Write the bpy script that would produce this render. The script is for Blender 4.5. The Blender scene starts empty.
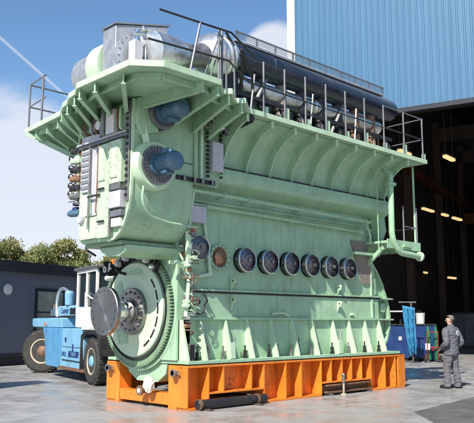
import bpy, bmesh, math, random
from mathutils import Vector, Matrix, Euler
random.seed(7)
PI=math.pi
scn=bpy.context.scene
col=scn.collection
V=Vector
# ------------------------------------------------------------------ materials
def nodes(name):
    m=bpy.data.materials.new(name); m.use_nodes=True
    nt=m.node_tree; return m,nt,nt.nodes['Principled BSDF']
def paint(name,rgb,rough=.45,metal=0.,var=.25,scale=2.2,bump=.15,bscale=35,dirt=None,dirt_amt=.35,coat=0,aniso=0,streak=True,chips=0,chipc=(.1,.06,.04)):
    m,nt,b=nodes(name); N=nt.nodes; L=nt.links
    tc=N.new('ShaderNodeTexCoord')
    n1=N.new('ShaderNodeTexNoise'); n1.inputs['Scale'].default_value=scale; n1.inputs['Detail'].default_value=6; n1.inputs['Roughness'].default_value=.65
    L.new(tc.outputs['Object'],n1.inputs['Vector'])
    r=N.new('ShaderNodeMapRange'); r.inputs[1].default_value=.3; r.inputs[2].default_value=.7; r.inputs[3].default_value=1-var; r.inputs[4].default_value=1+var*.5
    L.new(n1.outputs['Fac'],r.inputs[0])
    mx=N.new('ShaderNodeVectorMath'); mx.operation='SCALE'; mx.inputs[0].default_value=rgb; L.new(r.outputs[0],mx.inputs['Scale'])
    out=mx.outputs[0]
    if dirt:
        mp=N.new('ShaderNodeMapping'); mp.inputs['Scale'].default_value=(5,5,.7 if streak else 5); L.new(tc.outputs['Object'],mp.inputs['Vector'])
        n2=N.new('ShaderNodeTexNoise'); n2.inputs['Scale'].default_value=1.6; n2.inputs['Detail'].default_value=8; n2.inputs['Roughness'].default_value=.7
        L.new(mp.outputs[0],n2.inputs['Vector'])
        r2=N.new('ShaderNodeMapRange'); r2.inputs[1].default_value=.52; r2.inputs[2].default_value=.75; r2.inputs[3].default_value=0; r2.inputs[4].default_value=dirt_amt
        L.new(n2.outputs['Fac'],r2.inputs[0])
        mm=N.new('ShaderNodeMix'); mm.data_type='RGBA'; L.new(r2.outputs[0],mm.inputs[0]); L.new(out,mm.inputs[6]); mm.inputs[7].default_value=(*dirt,1)
        out=mm.outputs[2]
    if chips:
        nc=N.new('ShaderNodeTexNoise'); nc.inputs['Scale'].default_value=17; nc.inputs['Detail'].default_value=7; nc.inputs['Roughness'].default_value=.72; L.new(tc.outputs['Object'],nc.inputs['Vector'])
        nd=N.new('ShaderNodeTexNoise'); nd.inputs['Scale'].default_value=1.3; nd.inputs['Detail'].default_value=2; L.new(tc.outputs['Object'],nd.inputs['Vector'])
        am=N.new('ShaderNodeMath'); am.operation='MULTIPLY_ADD'; am.inputs[1].default_value=.5; L.new(nd.outputs['Fac'],am.inputs[0]); L.new(nc.outputs['Fac'],am.inputs[2])
        r3=N.new('ShaderNodeMapRange'); r3.inputs[1].default_value=.93-chips; r3.inputs[2].default_value=.96-chips; r3.inputs[3].default_value=0; r3.inputs[4].default_value=.75; L.new(am.outputs[0],r3.inputs[0])
        m3=N.new('ShaderNodeMix'); m3.data_type='RGBA'; L.new(r3.outputs[0],m3.inputs[0]); L.new(out,m3.inputs[6]); m3.inputs[7].default_value=(*chipc,1); out=m3.outputs[2]
    L.new(out,b.inputs['Base Color'])
    b.inputs['Metallic'].default_value=metal
    rr=N.new('ShaderNodeMapRange'); rr.inputs[1].default_value=.3; rr.inputs[2].default_value=.7; rr.inputs[3].default_value=max(.03,rough-.12); rr.inputs[4].default_value=min(1,rough+.12)
    L.new(n1.outputs['Fac'],rr.inputs[0]); L.new(rr.outputs[0],b.inputs['Roughness'])
    if coat: b.inputs['Coat Weight'].default_value=coat
    if aniso:
        b.inputs['Anisotropic'].default_value=aniso; t=N.new('ShaderNodeTangent'); t.direction_type='RADIAL'; t.axis='X'; L.new(t.outputs[0],b.inputs['Tangent'])
    if bump:
        n3=N.new('ShaderNodeTexNoise'); n3.inputs['Scale'].default_value=bscale; n3.inputs['Detail'].default_value=4; L.new(tc.outputs['Object'],n3.inputs['Vector'])
        n4=N.new('ShaderNodeTexNoise'); n4.inputs['Scale'].default_value=2.5; L.new(tc.outputs['Object'],n4.inputs['Vector'])
        ad=N.new('ShaderNodeMath'); ad.operation='MULTIPLY_ADD'; ad.inputs[1].default_value=4.; L.new(n4.outputs['Fac'],ad.inputs[0]); L.new(n3.outputs['Fac'],ad.inputs[2])
        bp=N.new('ShaderNodeBump'); bp.inputs['Strength'].default_value=bump; bp.inputs['Distance'].default_value=.01; L.new(ad.outputs[0],bp.inputs['Height']); L.new(bp.outputs[0],b.inputs['Normal'])
    return m
M={}
RUST=(.11,.06,.035)
M['green']=paint('mint_paint',(.355,.535,.35),.42,dirt=(.15,.17,.11),dirt_amt=.5,var=.18,chips=.005,chipc=(.2,.22,.15))
M['pale']=paint('pale_mint_paint',(.5,.66,.45),.4,dirt=(.25,.3,.2),dirt_amt=.3,var=.12)
M['cream']=paint('cream_panel',(.5,.63,.44),.45,dirt=(.25,.24,.17),dirt_amt=.4,var=.15)
M['gear']=paint('gear_green',(.2,.31,.19),.4,dirt=(.08,.08,.06),dirt_amt=.6)
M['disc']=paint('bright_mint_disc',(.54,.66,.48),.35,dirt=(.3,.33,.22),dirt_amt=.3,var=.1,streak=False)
M['lav']=paint('grey_cabinet',(.5,.49,.53),.4,dirt=(.2,.19,.18),var=.1)
M['orange']=paint('orange_paint',(.82,.23,.025),.42,dirt=(.22,.07,.02),dirt_amt=.6,var=.2,chips=.05,chipc=(.13,.07,.04),bump=.25)
M['steel']=paint('machined_steel',(.27,.27,.265),.3,metal=1,var=.25,dirt=(.16,.12,.09),aniso=.8,streak=False,scale=5,bump=.05)
M['chrome']=paint('bright_steel',(.72,.72,.7),.2,metal=1,var=.1,bump=0)
M['dull']=paint('dull_steel',(.3,.29,.28),.45,metal=.8,var=.35,dirt=RUST,dirt_amt=.6,scale=6)
M['rusty']=paint('rusty_steel',(.24,.13,.08),.65,metal=.3,var=.45,scale=7)
M['black']=paint('black_rubber',(.018,.018,.02),.5,var=.3)
M['dark']=paint('dark_iron',(.035,.034,.036),.42,metal=.3,var=.4,scale=6)
M['valve']=paint('relief_valve_cap',(.14,.14,.16),.2,metal=.9,var=.3,scale=8,bump=.08)
M['insul']=paint('navy_lagging',(.016,.022,.042),.34,var=.45,scale=3,coat=.3,bump=.5,bscale=14)
M['foil']=paint('aluminium_lagging',(.82,.81,.79),.36,metal=.9,var=.25,scale=4,bump=.5,bscale=10,dirt=(.35,.25,.18),dirt_amt=.4,streak=False)
M['copper']=paint('heat_tinted_pipe',(.42,.22,.14),.4,metal=.7,var=.35,scale=5)
M['zinc']=paint('galvanised_sheet',(.42,.43,.45),.42,metal=.5,var=.22,scale=5,dirt=(.3,.3,.32),streak=False,bump=.3)
M['rail']=paint('railing_grey',(.2,.2,.21),.45,metal=.4,var=.3)
M['motor']=paint('blue_motor_paint',(.075,.16,.24),.38,var=.2,dirt=(.1,.1,.1))
M['motorgrey']=paint('fan_guard_grey',(.2,.21,.23),.5,metal=.3,var=.3)
M['grate']=paint('grating',(.33,.34,.34),.5,metal=.5)
M['taupe']=paint('bare_brown_plate',(.23,.195,.165),.6,var=.3,dirt=(.1,.08,.06))
M['brown']=paint('brown_interior',(.2,.1,.05),.5,var=.4)
M['white']=paint('white_paint',(.68,.68,.66),.4,var=.08,dirt=(.4,.38,.35),dirt_amt=.25)
M['cloth']=paint('white_rag',(.72,.7,.62),.85,var=.2,bump=.9,bscale=22)
M['wood']=paint('dark_timber',(.09,.06,.045),.6,var=.4,scale=5,bump=.5)
M['fblue']=paint('truck_blue',(.1,.3,.52),.45,var=.15,dirt=(.1,.11,.12),dirt_amt=.5,chips=.02)
M['fblue2']=paint('truck_light_blue',(.2,.43,.6),.45,var=.15,dirt=(.16,.16,.15),dirt_amt=.5,chips=.02)
M['tyre']=paint('tyre_rubber',(.035,.033,.03),.8,var=.3,dirt=(.14,.12,.1),dirt_amt=.5,streak=False,bump=.4)
M['rim']=paint('dirty_rim',(.5,.42,.3),.55,var=.3,dirt=RUST,dirt_amt=.6,streak=False)
M['glass']=paint('cab_glass',(.02,.03,.035),.06,var=.1,bump=0,coat=.6)
M['winglass']=paint('window_glass',(.3,.33,.28),.08,var=.5,scale=.9,bump=0,coat=.5)
M['fascia']=paint('black_fascia',(.012,.014,.022),.5,var=.3)
M['cabin']=paint('cabin_grey',(.13,.14,.175),.6,var=.12,dirt=(.09,.09,.1),scale=.8)
M['binblue']=paint('bin_blue',(.01,.04,.15),.45,var=.2,dirt=(.05,.06,.1))
M['tarp']=paint('sky_blue_tarp',(.05,.24,.42),.4,var=.2,bump=.6,bscale=9)
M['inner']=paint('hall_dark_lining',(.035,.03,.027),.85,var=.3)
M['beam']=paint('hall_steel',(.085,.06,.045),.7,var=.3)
M['crane']=paint('crane_girder',(.14,.045,.01),.6,var=.3)
M['skin']=paint('skin',(.52,.29,.2),.55,var=.1,bump=0)
M['hair']=paint('grey_brown_hair',(.17,.145,.125),.7,var=.4,scale=40,bump=.5,bscale=120)
M['jacket']=paint('grey_jacket',(.115,.115,.13),.85,var=.2,scale=6,bump=.6,bscale=18)
M['trouser']=paint('grey_trousers',(.12,.115,.13),.85,var=.2,scale=6,bump=.6,bscale=16)
M['shoe']=paint('black_shoe',(.02,.02,.022),.4,var=.2)
M['darkblue']=paint('lettering_blue',(.02,.04,.16),.5,var=.05,bump=0)
M['orangelamp']=paint('orange_beacon',(.85,.16,.02),.25,bump=0)
M['greenpl']=paint('green_plastic',(.015,.13,.06),.4)
M['red']=paint('red_paint',(.3,.03,.025),.4)
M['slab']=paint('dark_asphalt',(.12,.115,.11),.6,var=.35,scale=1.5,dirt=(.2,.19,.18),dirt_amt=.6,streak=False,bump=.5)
M['bark']=paint('bark',(.13,.1,.07),.9,var=.4)
# facade blue
m,nt,b=nodes('blue_cladding'); N=nt.nodes;L=nt.links
tc=N.new('ShaderNodeTexCoord'); mp=N.new('ShaderNodeMapping'); mp.inputs['Scale'].default_value=(1.2,1.2,.12); L.new(tc.outputs['Object'],mp.inputs[0])
n=N.new('ShaderNodeTexNoise'); n.inputs['Scale'].default_value=1.3; n.inputs['Detail'].default_value=6; L.new(mp.outputs[0],n.inputs['Vector'])
cr=N.new('ShaderNodeValToRGB'); cr.color_ramp.elements[0].position=.3; cr.color_ramp.elements[0].color=(.045,.135,.24,1); cr.color_ramp.elements[1].position=.7; cr.color_ramp.elements[1].color=(.056,.155,.265,1)
L.new(n.outputs['Fac'],cr.inputs[0]); L.new(cr.outputs[0],b.inputs['Base Color']); b.inputs['Roughness'].default_value=.5
M['clad']=m
# lamp emission
m,nt,b=nodes('warm_lamp'); b.inputs['Base Color'].default_value=(.9,.7,.4,1); b.inputs['Emission Color'].default_value=(1,.62,.28,1); b.inputs['Emission Strength'].default_value=.75; M['lamp']=m
# concrete yard
m,nt,b=nodes('yard_concrete'); N=nt.nodes;L=nt.links
tc=N.new('ShaderNodeTexCoord')
def noise(sc,det=6,rough=.6,vec=None,dist=0):
    n=N.new('ShaderNodeTexNoise'); n.inputs['Scale'].default_value=sc; n.inputs['Detail'].default_value=det; n.inputs['Roughness'].default_value=rough; n.inputs['Distortion'].default_value=dist
    L.new(vec or tc.outputs['Object'],n.inputs['Vector']); return n.outputs['Fac']
def rng(s,a,b_,c,d):
    r=N.new('ShaderNodeMapRange'); L.new(s,r.inputs[0]); r.inputs[1].default_value=a; r.inputs[2].default_value=b_; r.inputs[3].default_value=c; r.inputs[4].default_value=d; return r.outputs[0]
def mixc(f,a,bc):
    mm=N.new('ShaderNodeMix'); mm.data_type='RGBA'; L.new(f,mm.inputs[0])
    for i,c in ((6,a),(7,bc)):
        if isinstance(c,tuple): mm.inputs[i].default_value=(*c,1)
        else: L.new(c,mm.inputs[i])
    return mm.outputs[2]
c=mixc(rng(noise(.35,8,.7),.35,.65,0,1),(.285,.275,.262),(.38,.368,.35))
c=mixc(rng(noise(3.2,8,.75),.35,.7,0,.55),c,(.245,.235,.225))
c=mixc(rng(noise(.8,5,.6,dist=1.2),.60,.72,0,.55),c,(.17,.16,.15))
c=mixc(rng(noise(26,4,.8),.62,.8,0,.4),c,(.42,.41,.39))
# slab joints
br=N.new('ShaderNodeTexBrick'); br.inputs['Scale'].default_value=1; br.inputs['Brick Width'].default_value=5; br.inputs['Row Height'].default_value=4; br.inputs['Mortar Size'].default_value=.012; br.offset=0
mpg=N.new('ShaderNodeMapping'); mpg.inputs['Rotation'].default_value=(0,0,math.radians(17)); mpg.inputs['Location'].default_value=(1.3,.7,0); L.new(tc.outputs['Object'],mpg.inputs[0]); L.new(mpg.outputs[0],br.inputs['Vector'])
c=mixc(rng(br.outputs['Fac'],0,1,0,.6),c,(.12,.11,.1))
L.new(c,b.inputs['Base Color'])
L.new(rng(noise(1.1,6,.65,dist=.8),.42,.6,.2,.6),b.inputs['Roughness'])
bp=N.new('ShaderNodeBump'); bp.inputs['Strength'].default_value=.35; bp.inputs['Distance'].default_value=.01; L.new(noise(14,8,.75),bp.inputs['Height']); L.new(bp.outputs[0],b.inputs['Normal'])
M['yard']=m
# leaves
def leafmat(name,c1,c2):
    m,nt,b=nodes(name); N=nt.nodes; L=nt.links
    tc=N.new('ShaderNodeTexCoord'); n=N.new('ShaderNodeTexNoise'); n.inputs['Scale'].default_value=1.1; L.new(tc.outputs['Object'],n.inputs['Vector'])
    cr=N.new('ShaderNodeValToRGB'); cr.color_ramp.elements[0].position=.35; cr.color_ramp.elements[0].color=(*c1,1); cr.color_ramp.elements[1].position=.65; cr.color_ramp.elements[1].color=(*c2,1)
    L.new(n.outputs['Fac'],cr.inputs[0]); L.new(cr.outputs[0],b.inputs['Base Color']); b.inputs['Roughness'].default_value=.6
    b.inputs['Transmission Weight'].default_value=0
    return m
M['leaf']=leafmat('olive_leaves',(.1,.13,.035),(.2,.22,.07))
M['leaf2']=leafmat('yellow_green_leaves',(.14,.155,.045),(.26,.25,.09))

# ------------------------------------------------------------------ mesh builder
class MB:
    def __init__(s): s.bm=bmesh.new()
    def face(s,vs):
        try: return s.bm.faces.new(vs)
        except ValueError: return None
    def hexa(s,p):
        v=[s.bm.verts.new(q) for q in p]
        for f in ((0,3,2,1),(4,5,6,7),(0,1,5,4),(1,2,6,5),(2,3,7,6),(3,0,4,7)): s.face([v[i] for i in f])
        return s
    def box(s,x0,x1,y0,y1,z0,z1):
        return s.hexa([(x0,y0,z0),(x1,y0,z0),(x1,y1,z0),(x0,y1,z0),(x0,y0,z1),(x1,y0,z1),(x1,y1,z1),(x0,y1,z1)])
    def beam(s,p0,p1,w,h,up=(0,0,1)):
        p0=V(p0);p1=V(p1); d=(p1-p0).normalized(); u=V(up)
        if abs(d.dot(u))>.98: u=V((0,1,0))
        a=d.cross(u).normalized()*w/2; u=a.cross(d).normalized()*h/2
        return s.hexa([p0-a-u,p0+a-u,p1+a-u,p1-a-u,p0-a+u,p0+a+u,p1+a+u,p1-a+u])
    def prism(s,pts,ax,a,b):
        def mk(p,t):
            return {'x':(t,p[0],p[1]),'y':(p[0],t,p[1]),'z':(p[0],p[1],t)}[ax]
        A=[s.bm.verts.new(mk(p,a)) for p in pts]; B=[s.bm.verts.new(mk(p,b)) for p in pts]
        s.face(A); s.face(B[::-1]); n=len(pts)
        for i in range(n): s.face([A[i],A[(i+1)%n],B[(i+1)%n],B[i]])
        return s
    def lathe(s,p0,d,prof,n=32,cap=True,squash=None):
        p0=V(p0); d=V(d).normalized(); u=V((0,0,1)) if abs(d.z)<.9 else V((1,0,0)); a=d.cross(u).normalized(); c=d.cross(a)
        rings=[]
        for t,r in prof:
            rings.append([s.bm.verts.new(p0+d*t+(a*math.cos(2*PI*k/n)+c*math.sin(2*PI*k/n))*r) for k in range(n)])
        for R0,R1 in zip(rings,rings[1:]):
            for k in range(n): s.face([R0[k],R0[(k+1)%n],R1[(k+1)%n],R1[k]])
        if cap:
            if prof[0][1]>1e-4: s.face(rings[0][::-1])
            if prof[-1][1]>1e-4: s.face(rings[-1])
        return s
    def cyl(s,p0,p1,r,r1=None,n=20):
        p0=V(p0);p1=V(p1); return s.lathe(p0,p1-p0,[(0,r),((p1-p0).length,r if r1 is None else r1)],n)
    def ring(s,p0,d,ri,ro,t,n=40):
        return s.lathe(p0,d,[(0,ri),(0,ro),(t,ro),(t,ri),(0,ri)],n,cap=False)
    def tube(s,path,r,n=10,closed=False):
        path=[V(p) for p in path]; rings=[]; m_=len(path); prev=None
        for i,p in enumerate(path):
            if closed: t=(path[(i+1)%m_]-path[i-1]).normalized()
            else: t=(path[min(i+1,m_-1)]-path[max(i-1,0)]).normalized()
            if prev is None:
                u=V((0,0,1)) if abs(t.z)<.9 else V((1,0,0)); a=t.cross(u).normalized()
            else: a=(prev-t*prev.dot(t)).normalized()
            prev=a; c=t.cross(a)
            rr=r[i] if isinstance(r,(list,tuple)) else r
            rings.append([s.bm.verts.new(p+(a*math.cos(2*PI*k/n)+c*math.sin(2*PI*k/n))*rr) for k in range(n)])
        for i in range(m_ if closed else m_-1):
            R0=rings[i];R1=rings[(i+1)%m_]
            for k in range(n): s.face([R0[k],R0[(k+1)%n],R1[(k+1)%n],R1[k]])
        if not closed: s.face(rings[0][::-1]); s.face(rings[-1])
        return s
    def ball(s,c,r,n=12,sq=(1,1,1)):
        r_=bmesh.ops.create_uvsphere(s.bm,u_segments=n,v_segments=max(6,n//2+2),radius=r)
        for v in r_['verts']: v.co=V((v.co.x*sq[0],v.co.y*sq[1],v.co.z*sq[2]))+V(c)
        return s
    def bolts(s,c,d,R,n,r,h,ph=0):
        c=V(c); d=V(d).normalized(); u=V((0,0,1)) if abs(d.z)<.9 else V((1,0,0)); a=d.cross(u).normalized(); e=d.cross(a)
        for k in range(n):
            w=2*PI*k/n+ph; p=c+(a*math.cos(w)+e*math.sin(w))*R; s.cyl(p,p+d*h,r,n=6)
        return s
    def build(s,name,mat,parent=None,bevel=0,smooth=True,world=True,jit=0,label=None):
        bm=s.bm
        bmesh.ops.recalc_face_normals(bm,faces=bm.faces[:])
        me=bpy.data.meshes.new(name); bm.to_mesh(me); bm.free()
        me.materials.append(M[mat] if isinstance(mat,str) else mat)
        if smooth:
            me.shade_smooth(); me.set_sharp_from_angle(angle=math.radians(32))
        o=bpy.data.objects.new(name,me); col.objects.link(o)
        if bevel:
            md=o.modifiers.new('bevel','BEVEL'); md.width=bevel; md.segments=2; md.limit_method='ANGLE'; md.angle_limit=math.radians(40)
        if parent is not None:
            o.parent=parent
            if world and 'inv' in WI.get(parent.name,{}): o.matrix_parent_inverse=WI[parent.name]['inv']
        if label: o['label']=label
        return o
WI={}
def thing(name,label,cat,loc=(0,0,0),rz=0,group=None,world=True):
    o=bpy.data.objects.new(name,None); col.objects.link(o); o.location=loc; o.rotation_euler=(0,0,rz); o.empty_display_size=.2
    o['label']=label; o['category']=cat
    if group: o['group']=group
    if world: WI[o.name]={'inv':(Matrix.Translation(V(loc))@Matrix.Rotation(rz,4,'Z')).inverted()}
    return o
def tag(o,label,cat,group=None):
    o['label']=label; o['category']=cat
    if group: o['group']=group
    return o
def struct(o): o['kind']='structure'; return o
def copy_tree(o,parent=None):
    c=o.copy(); col.objects.link(c); c.parent=parent
    if parent is not None: c.matrix_parent_inverse=o.matrix_parent_inverse.copy()
    for ch in [x for x in bpy.data.objects if x.parent==o]: copy_tree(ch,c)
    return c
def arc(c,r,a0,a1,n,ax='xz',sy=1):
    out=[]
    for i in range(n+1):
        a=math.radians(a0+(a1-a0)*i/n); out.append((c[0]+r*math.cos(a),c[1]+r*sy*math.sin(a)))
    return out
def bend(pts,r=.08,n=5):
    pts=[V(p) for p in pts]; out=[pts[0]]
    for i in range(1,len(pts)-1):
        a=(pts[i-1]-pts[i]); b=(pts[i+1]-pts[i]); q=min(r,a.length*.45,b.length*.45); A=pts[i]+a.normalized()*q; B=pts[i]+b.normalized()*q
        for k in range(n+1):
            t=k/n; out.append(A*(1-t)**2+pts[i]*2*t*(1-t)+B*t*t)
    out.append(pts[-1]); return out
def text_mesh(s,size,depth,name,mat,mtx,parent,shear=0,world=True):
    cu=bpy.data.curves.new(name,'FONT'); cu.body=s; cu.size=size; cu.extrude=depth; cu.align_x='CENTER'; cu.align_y='CENTER'; cu.shear=shear
    t=bpy.data.objects.new(name+'_src',cu); me=bpy.data.meshes.new_from_object(t); bpy.data.objects.remove(t)
    me.transform(mtx); me.name=name; me.materials.clear(); me.materials.append(M[mat])
    o=bpy.data.objects.new(name,me); col.objects.link(o); o.parent=parent
    if world and parent is not None and parent.name in WI: o.matrix_parent_inverse=WI[parent.name]['inv']
    return o

# ------------------------------------------------------------------ ground
Fd=V((-.2912,.9567,0)); Cd=V((.9567,.2912,0)); H0=V((15,4.5,0))
def hp(s,d,z): return H0+Fd*s+Cd*d+V((0,0,z))     # hall coordinates
g=MB(); v=[g.bm.verts.new(p) for p in ((-400,-400,0),(500,-400,0),(500,500,0),(-400,500,0))]; g.face(v)
struct(g.build('ground','yard',smooth=False))
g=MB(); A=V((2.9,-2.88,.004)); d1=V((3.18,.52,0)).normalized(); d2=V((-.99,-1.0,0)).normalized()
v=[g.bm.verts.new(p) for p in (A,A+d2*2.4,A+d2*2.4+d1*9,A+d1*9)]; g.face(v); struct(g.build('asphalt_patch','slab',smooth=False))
g=MB(); v=[g.bm.verts.new(tuple(hp(s,d,.004))) for s,d in ((4.9,.3),(4.9,42),(-24,42),(-24,.3))]; g.face(v); struct(g.build('hall_floor','yard',smooth=False))

# ------------------------------------------------------------------ cradle
cr_=thing('support_frame','orange ribbed steel transport frame carrying the green engine','support frame',(3.5,1.3,0))
FX0,FX1,FY0,FY1,FZ=0,7.08,0,2.62,.8
ribs=[.53,.91,1.66,2.02,2.67,3.16,3.82,4.17,4.56,4.91,5.29,5.66,6.23,6.67]
for y0,y1,sg in ((0,.02,1),(2.36,2.64,-1)):
    yo=0 if sg==1 else 2.62; yi=.3 if sg==1 else 2.32; lo,hi=min(yo,yi),max(yo,yi)
    MB().box(.004,FX1-.004,lo,hi,.76,.8).build('top_plate','orange',cr_,bevel=.006)
    w=MB()
    for a,b,z in ((.004,.53,.045),(.53,2.02,.3),(2.02,3.82,.045),(3.82,5.66,.28),(5.66,FX1-.02,.045)):
        w.box(a,b,yi-.012 if sg==1 else yi,yi+.012 if sg==1 else yi+.024,z,.757)
    w.build('web_plate','orange',cr_)
    for a,b in ((.03,.53),(2.02,3.82),(5.66,FX1-.03)):
        MB().box(a,b,lo,hi,0,.042).build('foot_plate','orange',cr_,bevel=.005)
    for a,b in ((.53,2.02),(3.82,5.66)):
        MB().box(a+.014,b-.014,lo,hi,.262,.297).build('pocket_plate','orange',cr_,bevel=.005)
    for x in ribs:
        inp=(.6<x<1.9) or (4<x<5.5)
        z0=.3 if inp else .045
        e=lo if sg==1 else hi
        MB().prism([(lo+.003,z0),(hi-.015,z0),(hi-.015,.757),(lo+.003,.757)],'x',x-.012,x+.012).build('rib','orange',cr_)
# end frames
for xa,xb in ((0,.32),(6.78,7.08)):
    for ya,yb in ((.305,.56),(2.16,2.3)) :
        MB().box(xa+.003,xb-.003,ya,yb,0,.796).build('end_post','orange',cr_,bevel=.006)
    MB().box(xa+.003,xa+.03 if xa==0 else xb-.003,.004,.303,.045,.757).build('end_post','orange',cr_)
    MB().box(xa+.003,xa+.03 if xa==0 else xb-.003,2.3,2.62,.045,.757).build('end_post','orange',cr_)
    MB().box(xa+.02,xb-.02,.562,2.158,.06,.27).build('end_beam','orange',cr_,bevel=.01)
for x in (2.3,4.6): MB().box(x,x+.25,.33,2.29,.1,.5).build('cross_beam','orange',cr_)
for y in (.28,2.42):
    s=MB().cyl((0,y,.67),(-.13,y,.67),.045).cyl((-.1,y,.67),(-.13,y,.67),.075)
    s.tube([( -.06+.0*math.cos(t),y+.11*math.cos(t),.67+.03*math.sin(t)-.03) for t in [i*PI/5 for i in range(6)]],.02)
    s.build('lifting_trunnion','dull',cr_)
# black beams on floor in the pockets
t=thing('timber_block','dark round timber with shade in its colour, lying under the left end of the orange frame','timber',(1.1,-.1,0))
MB().lathe((.18,-.06,.1),(1,.0,0),[(0,.075),(.02,.09),(.6,.095),(1.4,.088),(1.78,.09),(1.8,.07)],16).build('log','dark',t)  # log colour is darkened further for the shade it lies in
MB().box(.3,.38,-.3,.14,0,.03).build('chock','wood',t); MB().box(1.6,1.7,-.3,.14,0,.03).build('chock','wood',t)
MB().ring((.2,-.06,.1),(1,0,0),.08,.102,.05).build('band','rusty',t); MB().ring((1.7,-.06,.1),(1,0,0),.08,.102,.05).build('band','rusty',t)
t=thing('loading_beam','dark flat steel beam lying in the right pocket of the orange frame','beam',(4.7,-.1,0))
MB().box(3.95,5.6,-.06,.28,.05,.09).box(3.95,5.6,.1,.13,.09,.2).box(3.95,5.6,-.06,.28,.2,.235).build('beam','rusty',t,bevel=.005)
MB().box(4.0,4.1,-.1,.3,0,.045).box(5.4,5.5,-.1,.3,0,.045).build('skid','dull',t)
t=thing('prop_jack','small yellowish screw jack standing under the right pocket of the orange frame','jack',(4.42,-.13,0))
MB().cyl((4.42,-.13,0),(4.42,-.13,.03),.07).cyl((4.42,-.13,.03),(4.42,-.13,.32),.022).build('post','rim',t)
MB().cyl((4.42,-.13,.26),(4.42,-.13,.42),.035).ball((4.42,-.13,.43),.05).cyl((4.36,-.13,.36),(4.5,-.13,.36),.015).build('head','dull',t)
# rag bundle
rb=MB(); r_=bmesh.ops.create_icosphere(rb.bm,subdivisions=4,radius=1)
from mathutils import noise as mn
for v in r_['verts']:
    k=1+.28*mn.noise(v.co*2.6)+.14*mn.noise(v.co*6); v.co=V((v.co.x*.1*k-.12,v.co.y*.11*k+1.0,v.co.z*.155*k+.42))
rb.build('white_rag_bundle','cloth')
tag(bpy.data.objects['white_rag_bundle'],'crumpled white rag bundle tied at the front end of the orange frame','rag')
t=thing('oil_drain_pipe','short rusty drain pipe stub beside the white rag bundle','pipe',(-.1,1.2,.28))
MB().cyl((.0,1.2,.3),(-.16,1.2,.3),.06).ring((-.16,1.2,.3),(-1,0,0),.05,.1,.04).build('pipe','rusty',t)
MB().cyl((-.2,1.2,.3),(-.215,1.2,.3),.045).build('plug','cloth',t)

# ------------------------------------------------------------------ ENGINE
E=thing('marine_engine','huge mint green marine diesel engine with walkway platform, standing on the orange frame','engine',(3.5,1.3,.8))
def P_(mb,name,mat='green',bevel=0,parent=None,label=None,smooth=True): return mb.build(name,mat,parent or E,bevel,smooth,world=(parent is None),label=label)
# sub-parts hang under a part whose own matrix is identity in world
def S_(mb,name,mat,parent,bevel=0): return mb.build(name,mat,parent,bevel,True,world=False)
# bedplate
bed=P_(MB().box(.02,6.45,.3,2.32,.885,1.64),'bedplate','green')
S_(MB().box(.02,6.9,.0,2.62,.825,.883),'bottom_flange','green',bed,bevel=.006)
S_(MB().box(.2,6.5,.22,2.4,1.642,1.69),'top_flange','green',bed,bevel=.005)
for x in [.06,.51,1.17,1.77,2.47,3.14,3.8,4.54,5.14,5.77,6.35]:
    wide=x in (1.17,4.54)
    pts=[(.298,.886),(.02,.886),(.05,1.0),(.23,1.638),(.298,1.638)]
    S_(MB().prism(pts,'x',x-.02,x+.02),'gusset','pale',bed)  # paler paint puts the sunlit look of the gusset faces into colour
    if wide: S_(MB().prism([(.04,.886),(-.0,.9),(.02,1.2),(.1,1.2)],'x',x-.07,x+.05),'bearing_cover','pale',bed)
    for dx in (-.13,.13):
        if not .1<x+dx<6.4: continue
        yb=.17
        a=MB().cyl((x+dx,yb,.884),(x+dx,yb,.93),.05).cyl((x+dx,yb,.93),(x+dx,yb,1.04),.036,n=8).cyl((x+dx,yb,1.04),(x+dx,yb,1.14),.018,n=8)
        S_(a,'anchor_bolt',random.choice(['dark','dull','dull']),bed)
for (x,z0,dx,dz) in ((.7,1.0,-.22,.5),(1.2,.95,.16,.35),(3.18,.95,.1,.3),(4.6,.98,.17,.45)):
    S_(MB().cyl((x,.14,z0),(x+dx,.17,z0+dz),.014,n=8),'rod','dull',bed)
s=MB().box(.05,7.0,.01,.05,.803,.8235)
S_(s,'shim_row','dark',bed)
# oil pan + end face under wheel
P_(MB().prism([(.6,1.0),(2.0,1.0),(1.9,.62),(1.6,.46),(.95,.46),(.7,.62)],'x',.05,6.7),'oil_pan','green')
# crankcase frame: outline in XZ
end=[(6.45,.888),(6.68,.95),(6.88,1.15),(7.0,1.45),(7.03,1.75),(6.98,2.0),(6.9,2.2),(6.74,2.55),(6.52,2.86),(6.3,3.08),(6.04,3.6),(5.86,4.3)]
low=[p for p in end if p[1]<2.18]
cc=P_(MB().prism([(.26,1.692)]+[(6.45,1.692)]+[(6.45,2.16),(.26,2.16)],'y',.3,2.3),'crankcase_lower','green')
up=[(.26,2.2),(6.2,2.2),(6.4,2.3),(6.36,2.8),(6.28,3.05),(6.04,3.6),(5.86,4.3),(.26,4.3)]
wall=MB().prism(up,'y',.32,2.3)
wall=P_(wall,'crankcase','green')
S_(MB().box(.24,6.5,.27,2.33,2.162,2.198),'seam_flange','dark',wall)
S_(MB().box(.24,6.55,.255,.33,2.2,2.235),'seam_lip','green',wall)
endc=P_(MB().prism([(6.452,.9)]+end[1:10]+[(6.42,3.0),(6.452,2.3)],'y',.5,2.1),'thrust_casing','green')
ef=MB(); pe=[(6.45,.89)]+end[1:10]
for i in range(len(pe)-1):
    a,b=pe[i],pe[i+1]; ef.hexa([(a[0]-.07,.46,a[1]),(b[0]-.07,.46,b[1]),(b[0]-.07,.34,b[1]),(a[0]-.07,.34,a[1]),(a[0],.46,a[1]),(b[0],.46,b[1]),(b[0],.34,b[1]),(a[0],.34,a[1])])
S_(ef,'casing_rim','green',endc)
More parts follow.
